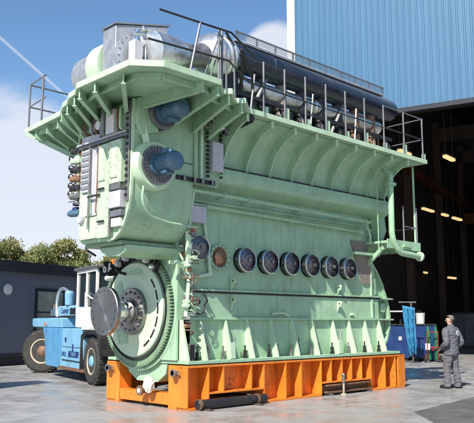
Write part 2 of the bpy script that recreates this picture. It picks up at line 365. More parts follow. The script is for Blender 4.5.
for z in (1.66,2.18): S_(MB().box(6.46,7.08,.28,.5,z-.02,z+.02),'casing_flange','green',endc,bevel=.004)
S_(MB().cyl((6.75,.5,1.95),(6.75,.38,1.95),.12).bolts((6.75,.38,1.95),(0,-1,0),.09,8,.012,.02),'cover','green',endc)
S_(MB().prism([(6.5,2.25),(6.85,2.25),(6.55,2.75),(6.5,2.8)],'y',.44,.47),'web','green',endc)
# panel welds/ seams on lower
for z in (1.95,):
    pass
# lugs
for x,z in ((1.37,2.36),(1.37,1.98),(4.8,2.34),(4.8,1.96)):
    l=MB().prism([(.298,z-.14),(.24,z-.02),(.17,z+.02),(.155,z+.07),(.18,z+.12),(.22,z+.13),(.298,z+.1)],'x',x-.014,x+.014)
    l.cyl((x-.02,.22,z+.06),(x+.02,.22,z+.06),.035)
    S_(l,'lifting_lug','pale',wall)
    S_(MB().cyl((x-.024,.22,z+.06),(x+.024,.22,z+.06),.02),'lug_hole','dark',wall)
# relief valves
def relief(x,z,r=.25):
    v=P_(MB().lathe((x,.32,z),(0,-1,0),[(0,r*1.04),(.02,r*1.04),(.02,r*.93),(.05,r*.9),(.05,r),(.14,r),(.165,r*.95)],40),'relief_valve','valve')
    S_(MB().lathe((x,.32,z),(0,-1,0),[(.13,r*1.012),(.165,r*1.012),(.178,r*.95),(.165,r*.88)],40,cap=False),'valve_rim','chrome',v)
    c=MB().lathe((x,.155,z),(0,-1,0),[(0,r*.88),(.02,r*.86),(.03,r*.5),(.045,r*.45),(.05,0.001)],32)
    c.bolts((x,.15,z),(0,-1,0),r*.74,8,.014,.03,ph=x); S_(c,'valve_face','valve',v)
    S_(MB().cyl((x,.12,z),(x,.085,z),.045,n=6),'valve_nut','dull',v)
    h=MB().box(x-r*1.12,x-r*.93,.15,.24,z-.03,z+.04)
    S_(h,'valve_clamp','dull',v)
for i in range(6): relief(1.71+.69*i,2.86)
relief(.43,3.02,.24)
o=P_(MB().ring((1.04,.325,2.88),(0,-1,0),.21,.265,.06),'open_door_ring','green')
S_(MB().lathe((1.04,.318,2.88),(0,-1,0),[(0,.21),(.006,.21)],32),'opening','brown',o)
for k in range(14): S_(MB().bolts((1.04,.265,2.88),(0,-1,0),.24,1,.012,.02,ph=2*PI*k/14),'ring_stud','dull',o)
S_(MB().lathe((1.04,.31,2.88),(0,-1,0),[(0,.12),(.03,.13),(.045,.1)],20).box(.93,.98,.28,.31,2.72,2.95),'inner_fitting','copper',o)
# taupe plate
P_(MB().prism([(5.36,3.57),(6.02,3.57),(6.26,2.5),(5.8,2.52)],'y',.285,.317),'bare_plate','taupe',label='brown unpainted cover plate at the rear end of the engine side')
for x in (1.37,2.75,4.13,5.5): P_(MB().box(x-.006,x+.006,.295,.299,1.7,2.155),'weld_bead','green')
for x in (1.37,2.75,4.13,5.5): P_(MB().box(x-.006,x+.006,.315,.319,2.24,3.85),'weld_bead','green')
P_(MB().box(6.12,6.16,.25,.298,1.7,2.155),'wall_rib','green'); P_(MB().box(6.12,6.16,.26,.318,2.24,2.9),'wall_rib','green')
for i in range(24): P_(MB().cyl((.5+i*.25,.3,2.235),(.5+i*.25,.3,2.26),.016,n=6),'seam_nut','green')
for x,z in ((2.6,1.78),(2.9,1.78),(5.3,1.78)):
    P_(MB().cyl((x,.3,z),(x,.2,z),.03,n=8).box(x-.06,x+.06,.22,.28,z-.02,z+.03),'drain_valve','pale')
P_(MB().tube(bend([(2.5,.22,1.76),(2.7,.18,1.8),(3.0,.2,1.74)],.1),.018),'drain_line','pale')

# scavenge box
prof=[(.35,5.57),(.15,5.5),(.15,4.66),(-.02,4.62),(-.05,4.48),(0,4.34),(.12,4.25),(.3,4.2),(2.3,4.2),(2.5,4.4),(2.5,5.57)]
sc=P_(MB().prism(prof,'x',.75,6.62),'scavenge_box','green')
dk=MB()
gx=[.8,1.54,2.23,2.92,3.6,4.3,5.02,5.72,6.42]
for i in range(len(gx)-1): dk.box(gx[i]+.06,gx[i+1]-.06,-.03,.12,4.622,4.652)
S_(dk,'drain_gap','dark',sc)
def gusset(x,yo=-.72,yi=.148,zt=5.575,zb=4.66,name='platform_gusset'):
    n=12; pts=[(yi,zt),(yo,zt),(yo,zt-.11)]
    crv=[]
    zc=zb+(zt-.11-zb)*.82; yc=yo+(yi-yo)*.62
    for k in range(1,n+1):
        t=k/n; crv.append(((1-t)**2*yo+2*t*(1-t)*yc+t*t*(yi-.12),(1-t)**2*(zt-.11)+2*t*(1-t)*zc+t*t*zb))
    pts+=crv+[(yi,zb)]
    g=P_(MB().prism(pts,'x',x-.012,x+.012),name,'green')
    f=MB(); q=[(yo,zt-.11)]+crv
    for a,b in zip(q,q[1:]):
        f.hexa([(x-.022,a[0],a[1]-.016),(x+.022,a[0],a[1]-.016),(x+.022,b[0],b[1]-.016),(x-.022,b[0],b[1]-.016),(x-.022,a[0],a[1]),(x+.022,a[0],a[1]),(x+.022,b[0],b[1]),(x-.022,b[0],b[1])])
    S_(f,'gusset_flange','green',g)
    S_(MB().box(x-.035,x+.035,yo-.022,yo-.002,zt-.15,zt),'gusset_tip','pale',g)
for x in gx[1:]: gusset(x)
gusset(.8,yo=-.76,yi=.1,zb=4.5)
cv=MB(); pa=[]
for k in range(13):
    t=k/12; pa.append(((1-t)**2*-.62+2*t*(1-t)*.06+t*t*.13,(1-t)**2*5.57+2*t*(1-t)*5.42+t*t*4.68))
lo=[(a,b) for a,b in pa]+[(.149,4.66),(.149,5.579),(-.6,5.579)]
P_(cv.prism(lo,'x',.83,6.6),'cove_plate','green')
# head box between platform and box
P_(MB().box(-.0,6.9,.35,2.4,5.45,5.578),'deck_support','green')
# side pipes along wall
for (y,z0,z1,x0,x1,r) in ((.02,4.1,4.02,-.1,5.8,.038),(.2,3.86,3.78,.25,5.75,.035)):
    p=P_(MB().tube([(x0,y,z0),(x1,y,z1)],r),'service_pipe','green')
    for x in ([.9,1.6,3.2,4.7,5.6] if y<.1 else [.6,3.1,4.6,5.6]):
        S_(MB().cyl((x-.02,y,z0+(z1-z0)*(x-x0)/(x1-x0)),(x+.02,y,z0+(z1-z0)*(x-x0)/(x1-x0)),r*1.9),'pipe_flange','green',p)
        S_(MB().box(x+.06,x+.1,y,.33,z0-.06,z0-.03),'pipe_bracket','green',p)
P_(MB().box(.3,5.75,.26,.318,3.93,3.97),'wall_stiffener','green')
# platform
plat=[(-2.36,-1.34),(-1.93,-1.66),(-.7,-1.64),(-.36,-1.3),(-.24,-1.42),(.19,-1.06),(.3,-1.2),(.78,-.82),(7.2,-.78),(7.2,3.4),(-1.6,3.55),(-1.73,1.86),(-1.96,1.37),(-2.01,1.13),(-2.17,.79),(-2.21,.51),(-2.36,.21)]
pl=P_(MB().prism(plat,'z',5.58,5.65),'platform_deck','green')
lip=MB()
for i in range(len(plat)):
    a=plat[i]; b=plat[(i+1)%len(plat)]
    if a[0]>5 and b[0]>5: continue
    if a==(7.2,3.4): continue
    lip.beam((a[0],a[1],5.625),(b[0],b[1],5.625),.035,.1)
S_(lip,'edge_strip','pale',pl)
# front turbo platform gussets underneath (normal to the -x edge)
def fgusset(p0,p1,zb,zt=5.578,h=.17):
    # vertical plate from inner point p0 to outer tip p1
    p0=V((*p0,0)); p1=V((*p1,0)); d=(p1-p0); L_=d.length; d.normalize(); s=d.cross(V((0,0,1)))*.012; n=10
    prof=[(0,zt),(L_,zt),(L_,zt-h)]+[((1-t)**2*L_+2*t*(1-t)*L_*.42+t*t*.02,(1-t)**2*(zt-h)+2*t*(1-t)*(zb+(zt-h-zb)*.52)+t*t*zb) for t in [k/n for k in range(1,n+1)]]
    g=MB(); A=[g.bm.verts.new(p0+d*a+V((0,0,z))+s) for a,z in prof]; B=[g.bm.verts.new(p0+d*a+V((0,0,z))-s) for a,z in prof]
    g.face(A); g.face(B[::-1])
    for i in range(len(prof)): g.face([A[i],A[(i+1)%len(prof)],B[(i+1)%len(prof)],B[i]])
    gg=P_(g,'platform_gusset','green')
    f=MB(); q=[prof[i] for i in range(2,len(prof))]; w=d.cross(V((0,0,1)))*.04
    for a,b in zip(q,q[1:]):
        A0=p0+d*a[0]+V((0,0,a[1])); B0=p0+d*b[0]+V((0,0,b[1])); dz=V((0,0,.016))
        f.hexa([A0-w-dz,A0+w-dz,B0+w-dz,B0-w-dz,A0-w,A0+w,B0+w,B0-w])
    S_(f,'gusset_flange','green',gg)
for a,b,zb in (((-1.4,.1),(-2.24,-1.0),5.3),((-1.4,.55),(-2.33,-.3),5.3),((-1.4,.9),(-2.32,.2),5.28),((-1.4,1.2),(-2.18,.6),5.25),((-1.4,1.5),(-2.0,1.15),5.15),
               ((-.95,1.75),(-1.85,1.62),4.95),((-.85,2.1),(-1.66,2.1),4.95),((-.8,2.6),(-1.62,2.6),5.0),((-.8,3.0),(-1.58,3.15),5.15),
               ((-1.3,-.1),(-1.05,-1.6),5.36),((-.5,-.1),(-.72,-1.6),5.22),((.0,-.1),(-.27,-1.38),5.18),((.4,-.0),(.26,-1.16),5.1)):
    fgusset(a,b,zb)
rp=[(-1.5,3.4),(-1.5,1.95),(-1.8,1.2),(-1.98,.55),(-2.08,.1),(-2.08,-1.15),(-1.8,-1.42),(-.8,-1.4),(-.5,-1.15),(.1,-.95),(.6,-.72)]
for a,b in zip(rp,rp[1:]): P_(MB().beam((a[0],a[1],5.53),(b[0],b[1],5.53),.014,.095).beam((a[0],a[1],5.482),(b[0],b[1],5.482),.07,.014),'deck_stringer','green')
P_(MB().box(-.8,.0,1.7,3.1,5.3,5.578),'deck_support','green')
P_(MB().beam((-1.62,3.45,5.55),(-.6,2.2,4.75),.08,.1),'deck_brace','green')
P_(MB().beam((-1.3,3.5,5.54),(-.4,3.2,5.2),.08,.1),'deck_brace','green')
# upper front housing (column box) with rounded under-edge
hp_=[(1.52,5.55),(-.08,5.55),(-.08,4.06),(-.06,3.8),(0.0,3.54),(.1,3.33),(.24,3.17),(.42,3.07),(.6,3.05),(1.5,3.05),(1.56,3.4)]
hs=P_(MB().prism(hp_,'x',-1.38,.02),'front_housing','green',bevel=.01)
rim=MB(); q=hp_[1:9]
for a,b in zip(q,q[1:]):
    ca=V((0,a[0],a[1])); cb=V((0,b[0],b[1])); dn=(cb-ca).normalized(); nrm=V((0,dn.z,-dn.y)).normalized()*.02
    rim.hexa([ca-nrm+V((-1.41,0,0)),cb-nrm+V((-1.41,0,0)),cb-nrm+V((-1.36,0,0)),ca-nrm+V((-1.36,0,0)),ca+nrm+V((-1.41,0,0)),cb+nrm+V((-1.41,0,0)),cb+nrm+V((-1.36,0,0)),ca+nrm+V((-1.36,0,0))])
S_(rim,'corner_rim','pale',hs)
S_(MB().box(-1.3,.2,.34,1.5,2.98,3.046),'bottom_seam','gear',hs)
P_(MB().prism([(.3,2.975),(1.2,2.975),(1.15,2.9),(.95,2.8),(.55,2.78),(.36,2.86)],'x',-1.18,.4),'lower_housing','green',bevel=.012)
P_(MB().box(.04,.5,.55,2.2,2.6,3.5),'column_front','green')
P_(MB().box(-.02,.75,.0,2.3,4.2,5.57),'column_side','green')
P_(MB().box(-.02,.3,.3,2.3,.89,4.2),'front_column','green')
S_(MB().box(-1.3,.0,-.086,-.08,4.55,4.565),'weld_seam','dark',hs)
# blowers
def blower(x,z,yf,R,Rf,lab,mat2):
    b=P_(MB().lathe((x,-.08,z),(0,-1,0),[(0,R*1.03),(-.08-yf-.04,R),(-.08-yf,R-.03),(-.08-yf,Rf+.02)],48),'blower_casing',mat2)
    S_(MB().lathe((x,yf+.02,z),(0,-1,0),[(0,Rf+.03),(.02,Rf+.02),(.03,Rf*.55),(.03,.001)],40),'inlet_guard','motorgrey',b)
    s=MB()
    for k in range(28):
        a=2*PI*k/28; p0=V((x+Rf*.55*math.cos(a),yf-.01,z+Rf*.55*math.sin(a))); p1=V((x+Rf*.97*math.cos(a),yf-.01,z+Rf*.97*math.sin(a)))
        s.beam(p0,p1,.02,.03,up=(0,1,0))
    s.ring((x,yf,z),(0,-1,0),Rf*.96,Rf*1.04,.03); S_(s,'guard_slats','dull',b)
    m_=P_(MB().lathe((x,yf-.02,z),(0,-1,0),[(0,.2),(.06,.2),(.06,.14),(.12,.14),(.13,.16),(.42,.16),(.42,.175),(.5,.175),(.55,.14),(.57,.06)],28),'blower_motor','motor',label=lab)
    f=MB()
    for k in range(22):
        a=2*PI*k/22; f.beam((x+.163*math.cos(a),yf-.16,z+.163*math.sin(a)),(x+.163*math.cos(a),yf-.43,z+.163*math.sin(a)),.025,.008,up=(math.cos(a+1.57),0,math.sin(a+1.57)))
    S_(f,'cooling_fins','motor',m_)
    S_(MB().box(x-.09,x+.06,yf-.36,yf-.2,z+.16,z+.24),'terminal_box','motor',m_)
    S_(MB().box(x-.04,x+.02,yf-.37,yf-.36,z+.17,z+.23),'name_plate','chrome',m_)
    S_(MB().box(x-.1,x+.1,yf-.36,yf-.2,z-.2,z-.155),'motor_foot','motor',m_)
blower(-.96,4.37,-.26,.45,.34,'blue electric motor of the lower blower','pale')
blower(-.84,5.35,-.26,.285,.275,'blue electric motor of the upper blower','dark')  # dark casing: the shade under the deck is put into its colour
P_(MB().prism([(-1.36,5.55),(-1.05,5.55),(-.9,5.0),(-1.25,4.9),(-1.36,5.1)],'y',-.2,-.08),'casing_web','green')
P_(MB().beam((-1.32,-.1,5.5),(-1.15,-.2,4.7),.05,.12),'casing_rib','pale')
P_(MB().tube(bend([(-1.25,-.25,3.95),(-1.28,-.25,3.7),(-1.1,-.2,3.45),(-.6,-.12,3.38),(.1,-.1,3.36)],.15),.025),'drain_hose','green')
# --- front face details at x=-1.38
fx=-1.385
def plate(y0,y1,z0,z1,d,mat,name='access_panel',bol=True,lab=None):
    # sunk to 3 mm proud steps
    p=P_(MB().box(fx-d,fx-.0005,y0,y1,z0,z1),name,mat,bevel=.006,label=lab)
    if bol:
        n=max(2,int((z1-z0)/.16))
        for y in (y0+.03,y1-.03):
            b=MB().box(fx-d-.004,fx-d-.0005,y-.012,y+.012,z0+.02,z1-.02)
            for i in range(n+1):
                z=z0+.035+(z1-z0-.07)*i/n
                b.cyl((fx-d-.001,y,z),(fx-d-.015,y,z),.013,n=6)
            S_(b,'bolt_row','cream' if mat=='cream' else 'dull',p)
    return p
P_(MB().box(fx-.09,fx+.01,-.03,1.56,4.88,4.925),'front_ledge','motorgrey',bevel=.006)
P_(MB().box(fx-.13,fx,-.02,1.58,4.935,4.96),'front_ledge_plate','lav')
plate(1.16,1.5,4.02,4.84,.07,'lav','vent_panel',bol=False)
s=MB()
for i in range(7): s.box(fx-.09,fx-.06,1.2,1.46,4.08+i*.11,4.14+i*.11)
P_(s,'vent_slats','grate')
plate(.87,1.15,3.55,4.84,.05,'lav','side_panel',bol=False)
plate(.5,.86,3.1,4.84,.09,'cream')
plate(.1,.49,4.05,4.84,.11,'cream')
plate(.62,.84,4.15,4.75,.11,'cream','inner_panel')
plate(.2,.42,4.15,4.75,.13,'cream','inner_panel')
plate(.12,.46,3.93,4.04,.12,'dull','panel_strip',bol=False)
plate(.08,.44,3.6,3.9,.13,'lav','small_cabinet',bol=False)
plate(.1,.42,3.45,3.56,.1,'motorgrey','panel_strip',bol=False)
plate(.14,.42,3.27,3.42,.08,'white','label_plate',bol=False)
plate(.9,1.5,3.12,3.52,.06,'cream')
plate(1.1,1.5,3.56,3.98,.05,'cream','side_panel')
plate(-.05,.04,3.7,5.5,.06,'dull','bolt_strip',bol=False)
for i in range(15): P_(MB().box(fx-.085,fx-.061,-.03,.02,3.78+i*.115,3.83+i*.115),'strip_bolt','dark')
P_(MB().box(fx-.08,fx,.455,.495,3.1,4.85),'divider_strip','dull')
for y,z,l in ((.95,3.9,.2),(.72,4.0,.1),(.7,3.4,.1)):
    P_(MB().beam((fx-.12,y-l,z),(fx-.12,y+l,z),.03,.03),'handle','dark')
P_(MB().tube([(fx-.1,.86,4.85),(fx-.1,.87,3.9),(fx-.1,.9,3.6),(fx-.06,.84,3.5)],.014),'cable','rusty')
P_(MB().tube([(fx-.1,1.15,4.85),(fx-.1,1.15,3.3)],.018),'cable','dull')
P_(MB().cyl((fx,1.42,3.52),(fx-.1,1.42,3.52),.1).cyl((fx-.1,1.42,3.52),(fx-.12,1.42,3.52),.08),'round_cover','lav')
# upper zone z 4.96-5.5
plate(.3,.56,4.98,5.42,.16,'white','relay_box',bol=False)
gd=P_(MB().cyl((fx,.73,5.2),(fx-.16,.73,5.2),.14,n=28),'gauge_housing','dark'); S_(MB().cyl((fx-.16,.76,5.19),(fx-.2,.76,5.19),.085,n=24),'gauge_face','white',gd)
P_(MB().cyl((fx-.18,.62,4.97),(fx-.18,.62,5.57),.05),'vertical_pipe','dull')
P_(MB().box(fx-.25,fx-.1,.55,.7,5.5,5.58),'pipe_cap','white')
for y in (.12,.2,.92,1.05,1.3,1.45):
    P_(MB().tube(bend([(fx,y,5.0+y*.1),(fx-.14,y,5.0+y*.1),(fx-.14,y,5.4),(fx,y,5.45)],.05),.022),'sensor_pipe',random.choice(['rusty','dull','copper','pale']))
P_(MB().box(fx-.06,fx,.9,1.5,4.99,5.1).box(fx-.1,fx,1.0,1.2,5.15,5.4),'junction_box','lav')
P_(MB().box(-1.38,-.9,1.57,1.62,3.1,5.5),'end_plate','pale',bevel=.01)
P_(MB().box(-1.3,-.7,1.62,2.15,4.0,4.2),'outrigger','pale')
P_(MB().box(-1.33,-1.29,1.6,1.72,3.3,4.9),'side_rack','pale')
# window opening behind: dark recess with pale frame left of gauge
op=P_(MB().box(-1.0,-.94,1.66,2.1,4.95,5.5),'side_frame','green',bevel=.02)
S_(MB().box(-1.01,-.99,1.72,2.04,5.02,5.42),'frame_opening','darkblue',op)
S_(MB().box(-1.02,-1.005,1.72,2.04,5.2,5.23).box(-1.02,-1.005,1.86,1.89,5.02,5.42),'frame_bars','lav',op)
# left valve bank
random.seed(3)
for i,z in enumerate((4.98,4.78,4.6,4.42,4.24,4.08)):
    p=P_(MB().tube(bend([(-1.3,1.55,z),(-1.3,1.85,z),(-1.3,1.9,z-.18),(-1.3,1.6,z-.22)],.06),.035),'manifold_pipe',random.choice(['pale','pale','dull']))
    S_(MB().cyl((-1.3,1.8,z-.05),(-1.38,1.98,z-.05),.06,n=10).ball((-1.3,1.9,z),.075).box(-1.38,-1.3,1.7,1.8,z-.1,z),'valve_body',['dark','pale','dark','rusty','dark','dull'][i],p)
    S_(MB().cyl((-1.34,2.0,z+.0),(-1.34,2.13,z+.03),.014).ring((-1.34,2.05,z+.02),(0,1,.1),.045,.062,.014,20),'hand_wheel','dark',p)
for y in (1.62,1.72,1.8): P_(MB().tube([(-1.33,y,5.4),(-1.33,y,4.0)],.02),'manifold_pipe','rusty' if y==1.72 else 'pale')
P_(MB().tube([(-1.25,1.62,3.75),(-1.25,2.0,3.78)],.02),'manifold_pipe','dull')
P_(MB().box(-1.3,-1.2,1.65,2.02,3.86,3.92),'bracket_bar','dark')
mt=P_(MB().cyl((-1.2,1.85,3.72),(-1.2,2.22,3.74),.075).cyl((-1.2,2.22,3.74),(-1.2,2.3,3.74),.055),'pump_motor','motor',label='small blue motor sticking out of the front left corner')
S_(MB().box(-1.26,-1.14,1.95,2.1,3.79,3.84),'terminal_box','darkblue',mt)
for z in (3.95,4.05): P_(MB().cyl((-1.24,1.9,z),(-1.26,2.25,z+.02),.01),'sensor_rod','dull')
P_(MB().tube(bend([(-1.2,1.6,3.12),(-1.2,1.65,2.98),(-1.1,1.45,2.85)],.05),.022),'drain_pipe','dark')
# --- flywheel / turning gear
cy,cz=1.5,1.85
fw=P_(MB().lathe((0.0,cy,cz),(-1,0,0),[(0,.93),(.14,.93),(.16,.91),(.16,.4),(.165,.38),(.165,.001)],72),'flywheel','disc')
teeth=MB(); teeth.ring((-.1,cy,cz),(1,0,0),1.0,1.09,.09,96).ring((-.06,cy,cz),(1,0,0),.9,1.02,.05,96)
for k in range(110):
    a=2*PI*k/110; ca,sa=math.cos(a),math.sin(a); t=V((0,-sa,ca)); r0=V((0,ca,sa)); c0=V((-.055,cy,cz))
    w0,w1=.022,.012
    p=[c0+r0*1.088-t*w0+V((-.055,0,0)),c0+r0*1.088+t*w0+V((-.055,0,0)),c0+r0*1.088+t*w0+V((.055,0,0)),c0+r0*1.088-t*w0+V((.055,0,0)),
       c0+r0*1.135-t*w1+V((-.055,0,0)),c0+r0*1.135+t*w1+V((-.055,0,0)),c0+r0*1.135+t*w1+V((.055,0,0)),c0+r0*1.135-t*w1+V((.055,0,0))]
    teeth.hexa(p)
S_(teeth,'ring_gear','gear',fw)
S_(MB().ring((-.1,cy,cz),(-1,0,0),.975,1.0,.03,80),'gear_retainer','dark',fw)
sl=MB()
for k in range(30):
    a=math.radians(-125+k*4.2)
    # slot on the side near -y: y = cy - r cos
    if k%5==4: continue
    a=math.radians(-62+k*3.7); p=V((-.165,cy-.80*math.cos(a),cz+.80*math.sin(a))); a2=a+math.radians(3.4); q=V((-.165,cy-.80*math.cos(a2),cz+.80*math.sin(a2)))
    sl.beam(p,q,.035,.012,up=(1,0,0))
S_(sl,'timing_strip','dark',fw)
# openings of the flywheel (green recesses)
def pocket(cy0,cz0,pts,mat='green'):
    m_=MB(); A=[m_.bm.verts.new((-.163,cy0+p[0],cz0+p[1])) for p in pts]; B=[m_.bm.verts.new((-.169,cy0+p[0],cz0+p[1])) for p in pts]
    m_.face(A); m_.face(B[::-1])
    for i in range(len(pts)): m_.face([A[i],A[(i+1)%len(pts)],B[(i+1)%len(pts)],B[i]])
    return m_
S_(pocket(cy+.45,cz+.38,[(-.12,-.1),(-.02,.2),(.14,.12),(.2,-.1),(.1,-.2)]),'web_opening','green',fw)
S_(pocket(cy+.35,cz-.55,[(-.2,-.12),(-.14,.14),(.1,.2),(.25,.12),(.12,-.15)]),'web_opening','green',fw)
S_(pocket(cy-.05,cz+.72,[(-.22,-.04),(-.2,.06),(0,.09),(.2,.06),(.22,-.04)]),'web_opening','green',fw)
hub=P_(MB().lathe((-.165,cy,1.81),(-1,0,0),[(0,.46),(.07,.46),(.08,.45),(.08,.26),(.1,.25),(.1,.001)],56),'hub_flange','steel')
for k in range(16): S_(MB().bolts((-.24,cy,1.81),(-1,0,0),.375,1,.028,.03,ph=2*PI*k/16),'hub_bolt','dull',hub)
sh=P_(MB().cyl((-.2,cy,1.81),(-.8,cy,1.81),.165,n=40).ring((-.38,cy,1.81),(-1,0,0),.16,.185,.06),'output_shaft','chrome')
S_(MB().lathe((-.26,cy,1.81),(-1,0,0),[(0,.22),(.05,.22),(.1,.17)],30),'shaft_collar','dull',sh)
for k in range(6): S_(MB().bolts((-.3,cy,1.81),(-1,0,0),.19,1,.028,.08,ph=k*PI/3+.4),'collar_bolt','dull',sh)
fl=P_(MB().lathe((-.76,cy,1.81),(-1,0,0),[(0,.2),(0.0,.455),(.01,.468),(.085,.468),(.095,.458),(.095,.09),(.087,.085),(.087,.001)],64),'coupling_flange','steel')
for k in range(16): S_(MB().bolts((-.8545,cy,1.81),(-1,0,0),.385,1,.019,.003,ph=2*PI*k/16),'bolt_hole','black',fl)
# back cover ring + caps
br_=P_(MB().ring((.0,cy,cz),(-1,0,0),1.14,1.2,.03,80).ring((.02,cy,cz),(-1,0,0),.9,1.2,.03,80),'gear_guard','green')
for i,a in enumerate((50,64,78,90,103,118,130,142)):
    rr=1.05; y=cy-rr*math.cos(math.radians(a)) ; z=cz+rr*math.sin(math.radians(a))
    c=MB().cyl((-.1,y,z),(-.24,y,z),.06,n=10).ball((-.25,y,z),.055,10)
    S_(c,'stud_cap',['chrome','white','white','dark','white','white','chrome','white'][i],br_)
for i in range(16):
    a=math.radians(48+i*5.6); rr=1.06; y=cy-rr*math.cos(a); z=cz+rr*math.sin(a)
    t_=V((0,math.sin(a),math.cos(a))); n_=V((0,-math.cos(a),math.sin(a)))
    S_(MB().beam(V((-.14,y,z))-n_*.08,V((-.14,y,z))+n_*.1,.06,.07,up=(1,0,0)),'guard_block','dark',br_)
# chain / hoses above wheel
for y0,y1,z0 in ((1.85,1.8,2.78),):
    P_(MB().tube(bend([(-.5,y0,2.75),(-.45,y0,z0-.05),(-.35,y1,2.6),(-.1,y1,2.55)],.06),.03),'hose','dark')
cb=P_(MB().beam((-.62,1.78,2.78),(-.6,1.62,2.5),.03,.2,up=(1,0,0)),'chain_block','dark')
S_(MB().ring((-.7,1.72,2.62),(-1,.1,0),.035,.06,.02,24),'chain_link','white',cb)
S_(MB().beam((-.7,1.56,2.74),(-.7,1.6,2.58),.025,.02).beam((-.7,1.52,2.62),(-.7,1.6,2.7),.025,.02),'hook','white',cb)
# --- right of the wheel : fittings cluster along the corner (x 0..0.3, y ~0.1..0.3)
random.seed(11)
P_(MB().tube(bend([(.05,.1,3.3),(.05,.1,2.6),(.12,.12,2.45),(.05,.12,1.7)],.06),.04),'corner_pipe','pale')
P_(MB().tube(bend([(-.05,.22,2.9),(.0,.16,2.75),(.18,.12,2.5),(.18,.12,1.9),(.4,.14,1.85)],.08),.02),'corner_pipe','pale')
P_(MB().tube(bend([(-.3,.2,2.7),(.1,.1,2.7),(.1,.1,3.5),(.15,.05,4.1)],.08),.035),'corner_pipe','pale')
for i in range(26):
    z=1.45+i*.075; x=random.uniform(-.02,.25); y=random.uniform(.02,.2)
    ty=random.random(); mat=random.choice(['pale','pale','dull','rusty','chrome','green','copper'])
    if ty<.4: m_=MB().cyl((x,y+.08,z),(x,y-.06,z),random.uniform(.025,.05),n=8).cyl((x,y-.05,z),(x,y-.1,z),.02,n=6)
    elif ty<.7: m_=MB().box(x-.04,x+.05,y-.03,y+.08,z-.03,z+.04).cyl((x,y,z),(x-.1,y,z),.02,n=8)
    else: m_=MB().tube(bend([(x,y+.1,z),(x,y-.04,z),(x+.12,y-.04,z-.05),(x+.12,y+.1,z-.1)],.04),.014)
    P_(m_,'pipe_fitting',mat)
for z in (2.42,2.0):
    P_(MB().ring((.15,-.02,z),(0,-1,0),.07,.085,.015,24).cyl((.15,.1,z),(.15,-.03,z),.014).beam((.08,-.025,z),(.22,-.025,z),.01,.01),'hand_wheel','rusty')
P_(MB().tube(bend([(.3,.25,1.8),(.45,.1,1.72),(.5,.1,1.95),(.62,.15,2.0),(.6,.27,2.15)],.1),.016),'hose','dark')
P_(MB().tube(bend([(.15,.12,1.98),(.35,.08,2.02),(.42,.15,1.95),(.25,.28,1.9)],.1),.016),'hose','dark')
P_(MB().box(.1,.22,.06,.2,.884,1.2),'radiator_block','dull')
s=MB()
for i in range(6): s.box(.105+i*.02,.113+i*.02,.05,.06,.9,1.18)
P_(s,'radiator_fins','dark')
# pale L bracket under valve 1 and bracket plate with holes
P_(MB().prism([(.56,3.68),(.62,3.68),(.82,2.5),(.3,2.4),(.3,2.46),(.74,2.56)],'y',.24,.28),'angle_bracket','pale')
bp_=P_(MB().prism([(.12,3.35),(.52,3.3),(.55,3.2),(.6,2.62),(.2,2.6)],'y',.29,.31),'bracket_plate','green')
s=MB()
for i in range(5):
    for j in range(2): s.cyl((.18+i*.075,.29,3.22-j*.5),(.18+i*.075,.284,3.22-j*.5),.014,n=8)
S_(s,'plate_holes','dark',bp_)
P_(MB().box(.12,.55,.12,.31,3.5,3.82),'terminal_cabinet','lav',bevel=.008)
# service box on column side
P_(MB().box(.46,.74,-.16,-.002,4.5,5.08),'control_box','lav',bevel=.01)
P_(MB().box(.2,.27,-.09,-.001,4.3,5.35),'cable_duct','pale')
for i in range(11): P_(MB().box(.34,.4,-.13,-.081,4.36+i*.085,4.405+i*.085),'cable_clamp','dark'); P_(MB().box(.76,.8,-.06,-.001,4.4+i*.085,4.44+i*.085),'cable_clamp','dark')
P_(MB().box(.02,.1,-.12,.0,4.3,5.3),'cable_duct','green')
for i in range(14):
    x=random.uniform(.0,.85); z=random.uniform(5.25,5.5); y=random.uniform(-.35,-.1)
    P_(MB().cyl((x,y,z),(x+random.uniform(-.08,.08),y-.12,z+random.uniform(-.06,.06)),random.uniform(.025,.06),n=10),'pipe_fitting',random.choice(['chrome','rusty','copper','dull','dark','chrome']))
P_(MB().tube(bend([(-.1,-.3,5.4),(.2,-.35,5.5),(.5,-.3,5.35),(.9,-.2,5.3)],.1),.03),'corner_pipe','chrome')
P_(MB().cyl((.9,-.4,5.45),(.9,-.75,5.5),.09,n=20).cyl((.9,-.75,5.5),(.9,-.79,5.5),.07),'filter_can','dark')
P_(MB().box(-.4,.55,-.12,-.085,4.22,4.3),'side_ledge','dark')
for x in (-.25,0,.2,.45): P_(MB().cyl((x,-.16,4.2),(x,-.16,4.3),.03),'pipe_fitting','dull')
# --- rear end
P_(MB().prism([(5.87,4.3),(6.62,4.62),(6.62,3.95),(6.55,3.75),(6.1,3.75)],'y',.45,2.2),'rear_column','green')
P_(MB().box(6.1,6.75,.4,2.2,3.86,3.95),'rear_shelf','green')
P_(MB().box(6.05,6.6,.5,2.2,3.3,3.86),'rear_column','green')
P_(MB().prism([(6.3,4.3),(6.62,4.62),(6.75,3.9),(6.5,3.5)],'y',.2,.4),'rear_bracket','green')
P_(MB().tube([(5.8,.15,4.02),(5.95,.12,3.7),(5.95,.15,3.5)],.035),'service_pipe','green')
P_(MB().box(6.62,6.9,.3,2.3,4.7,5.57),'rear_column','green')
P_(MB().prism([(6.62,5.57),(6.62,4.75),(6.75,4.85),(7.1,5.5),(7.1,5.57)],'y',.1,.13),'rear_gusset','green')
ld=P_(MB().box(5.95,7.4,-.35,1.3,3.5,3.56),'rear_landing','green',bevel=.006)
S_(MB().box(5.95,7.4,-.37,-.351,3.38,3.6).box(7.401,7.42,-.37,1.3,3.38,3.6).box(6.6,6.9,-.42,-.371,3.44,3.5),'landing_edge','green',ld)
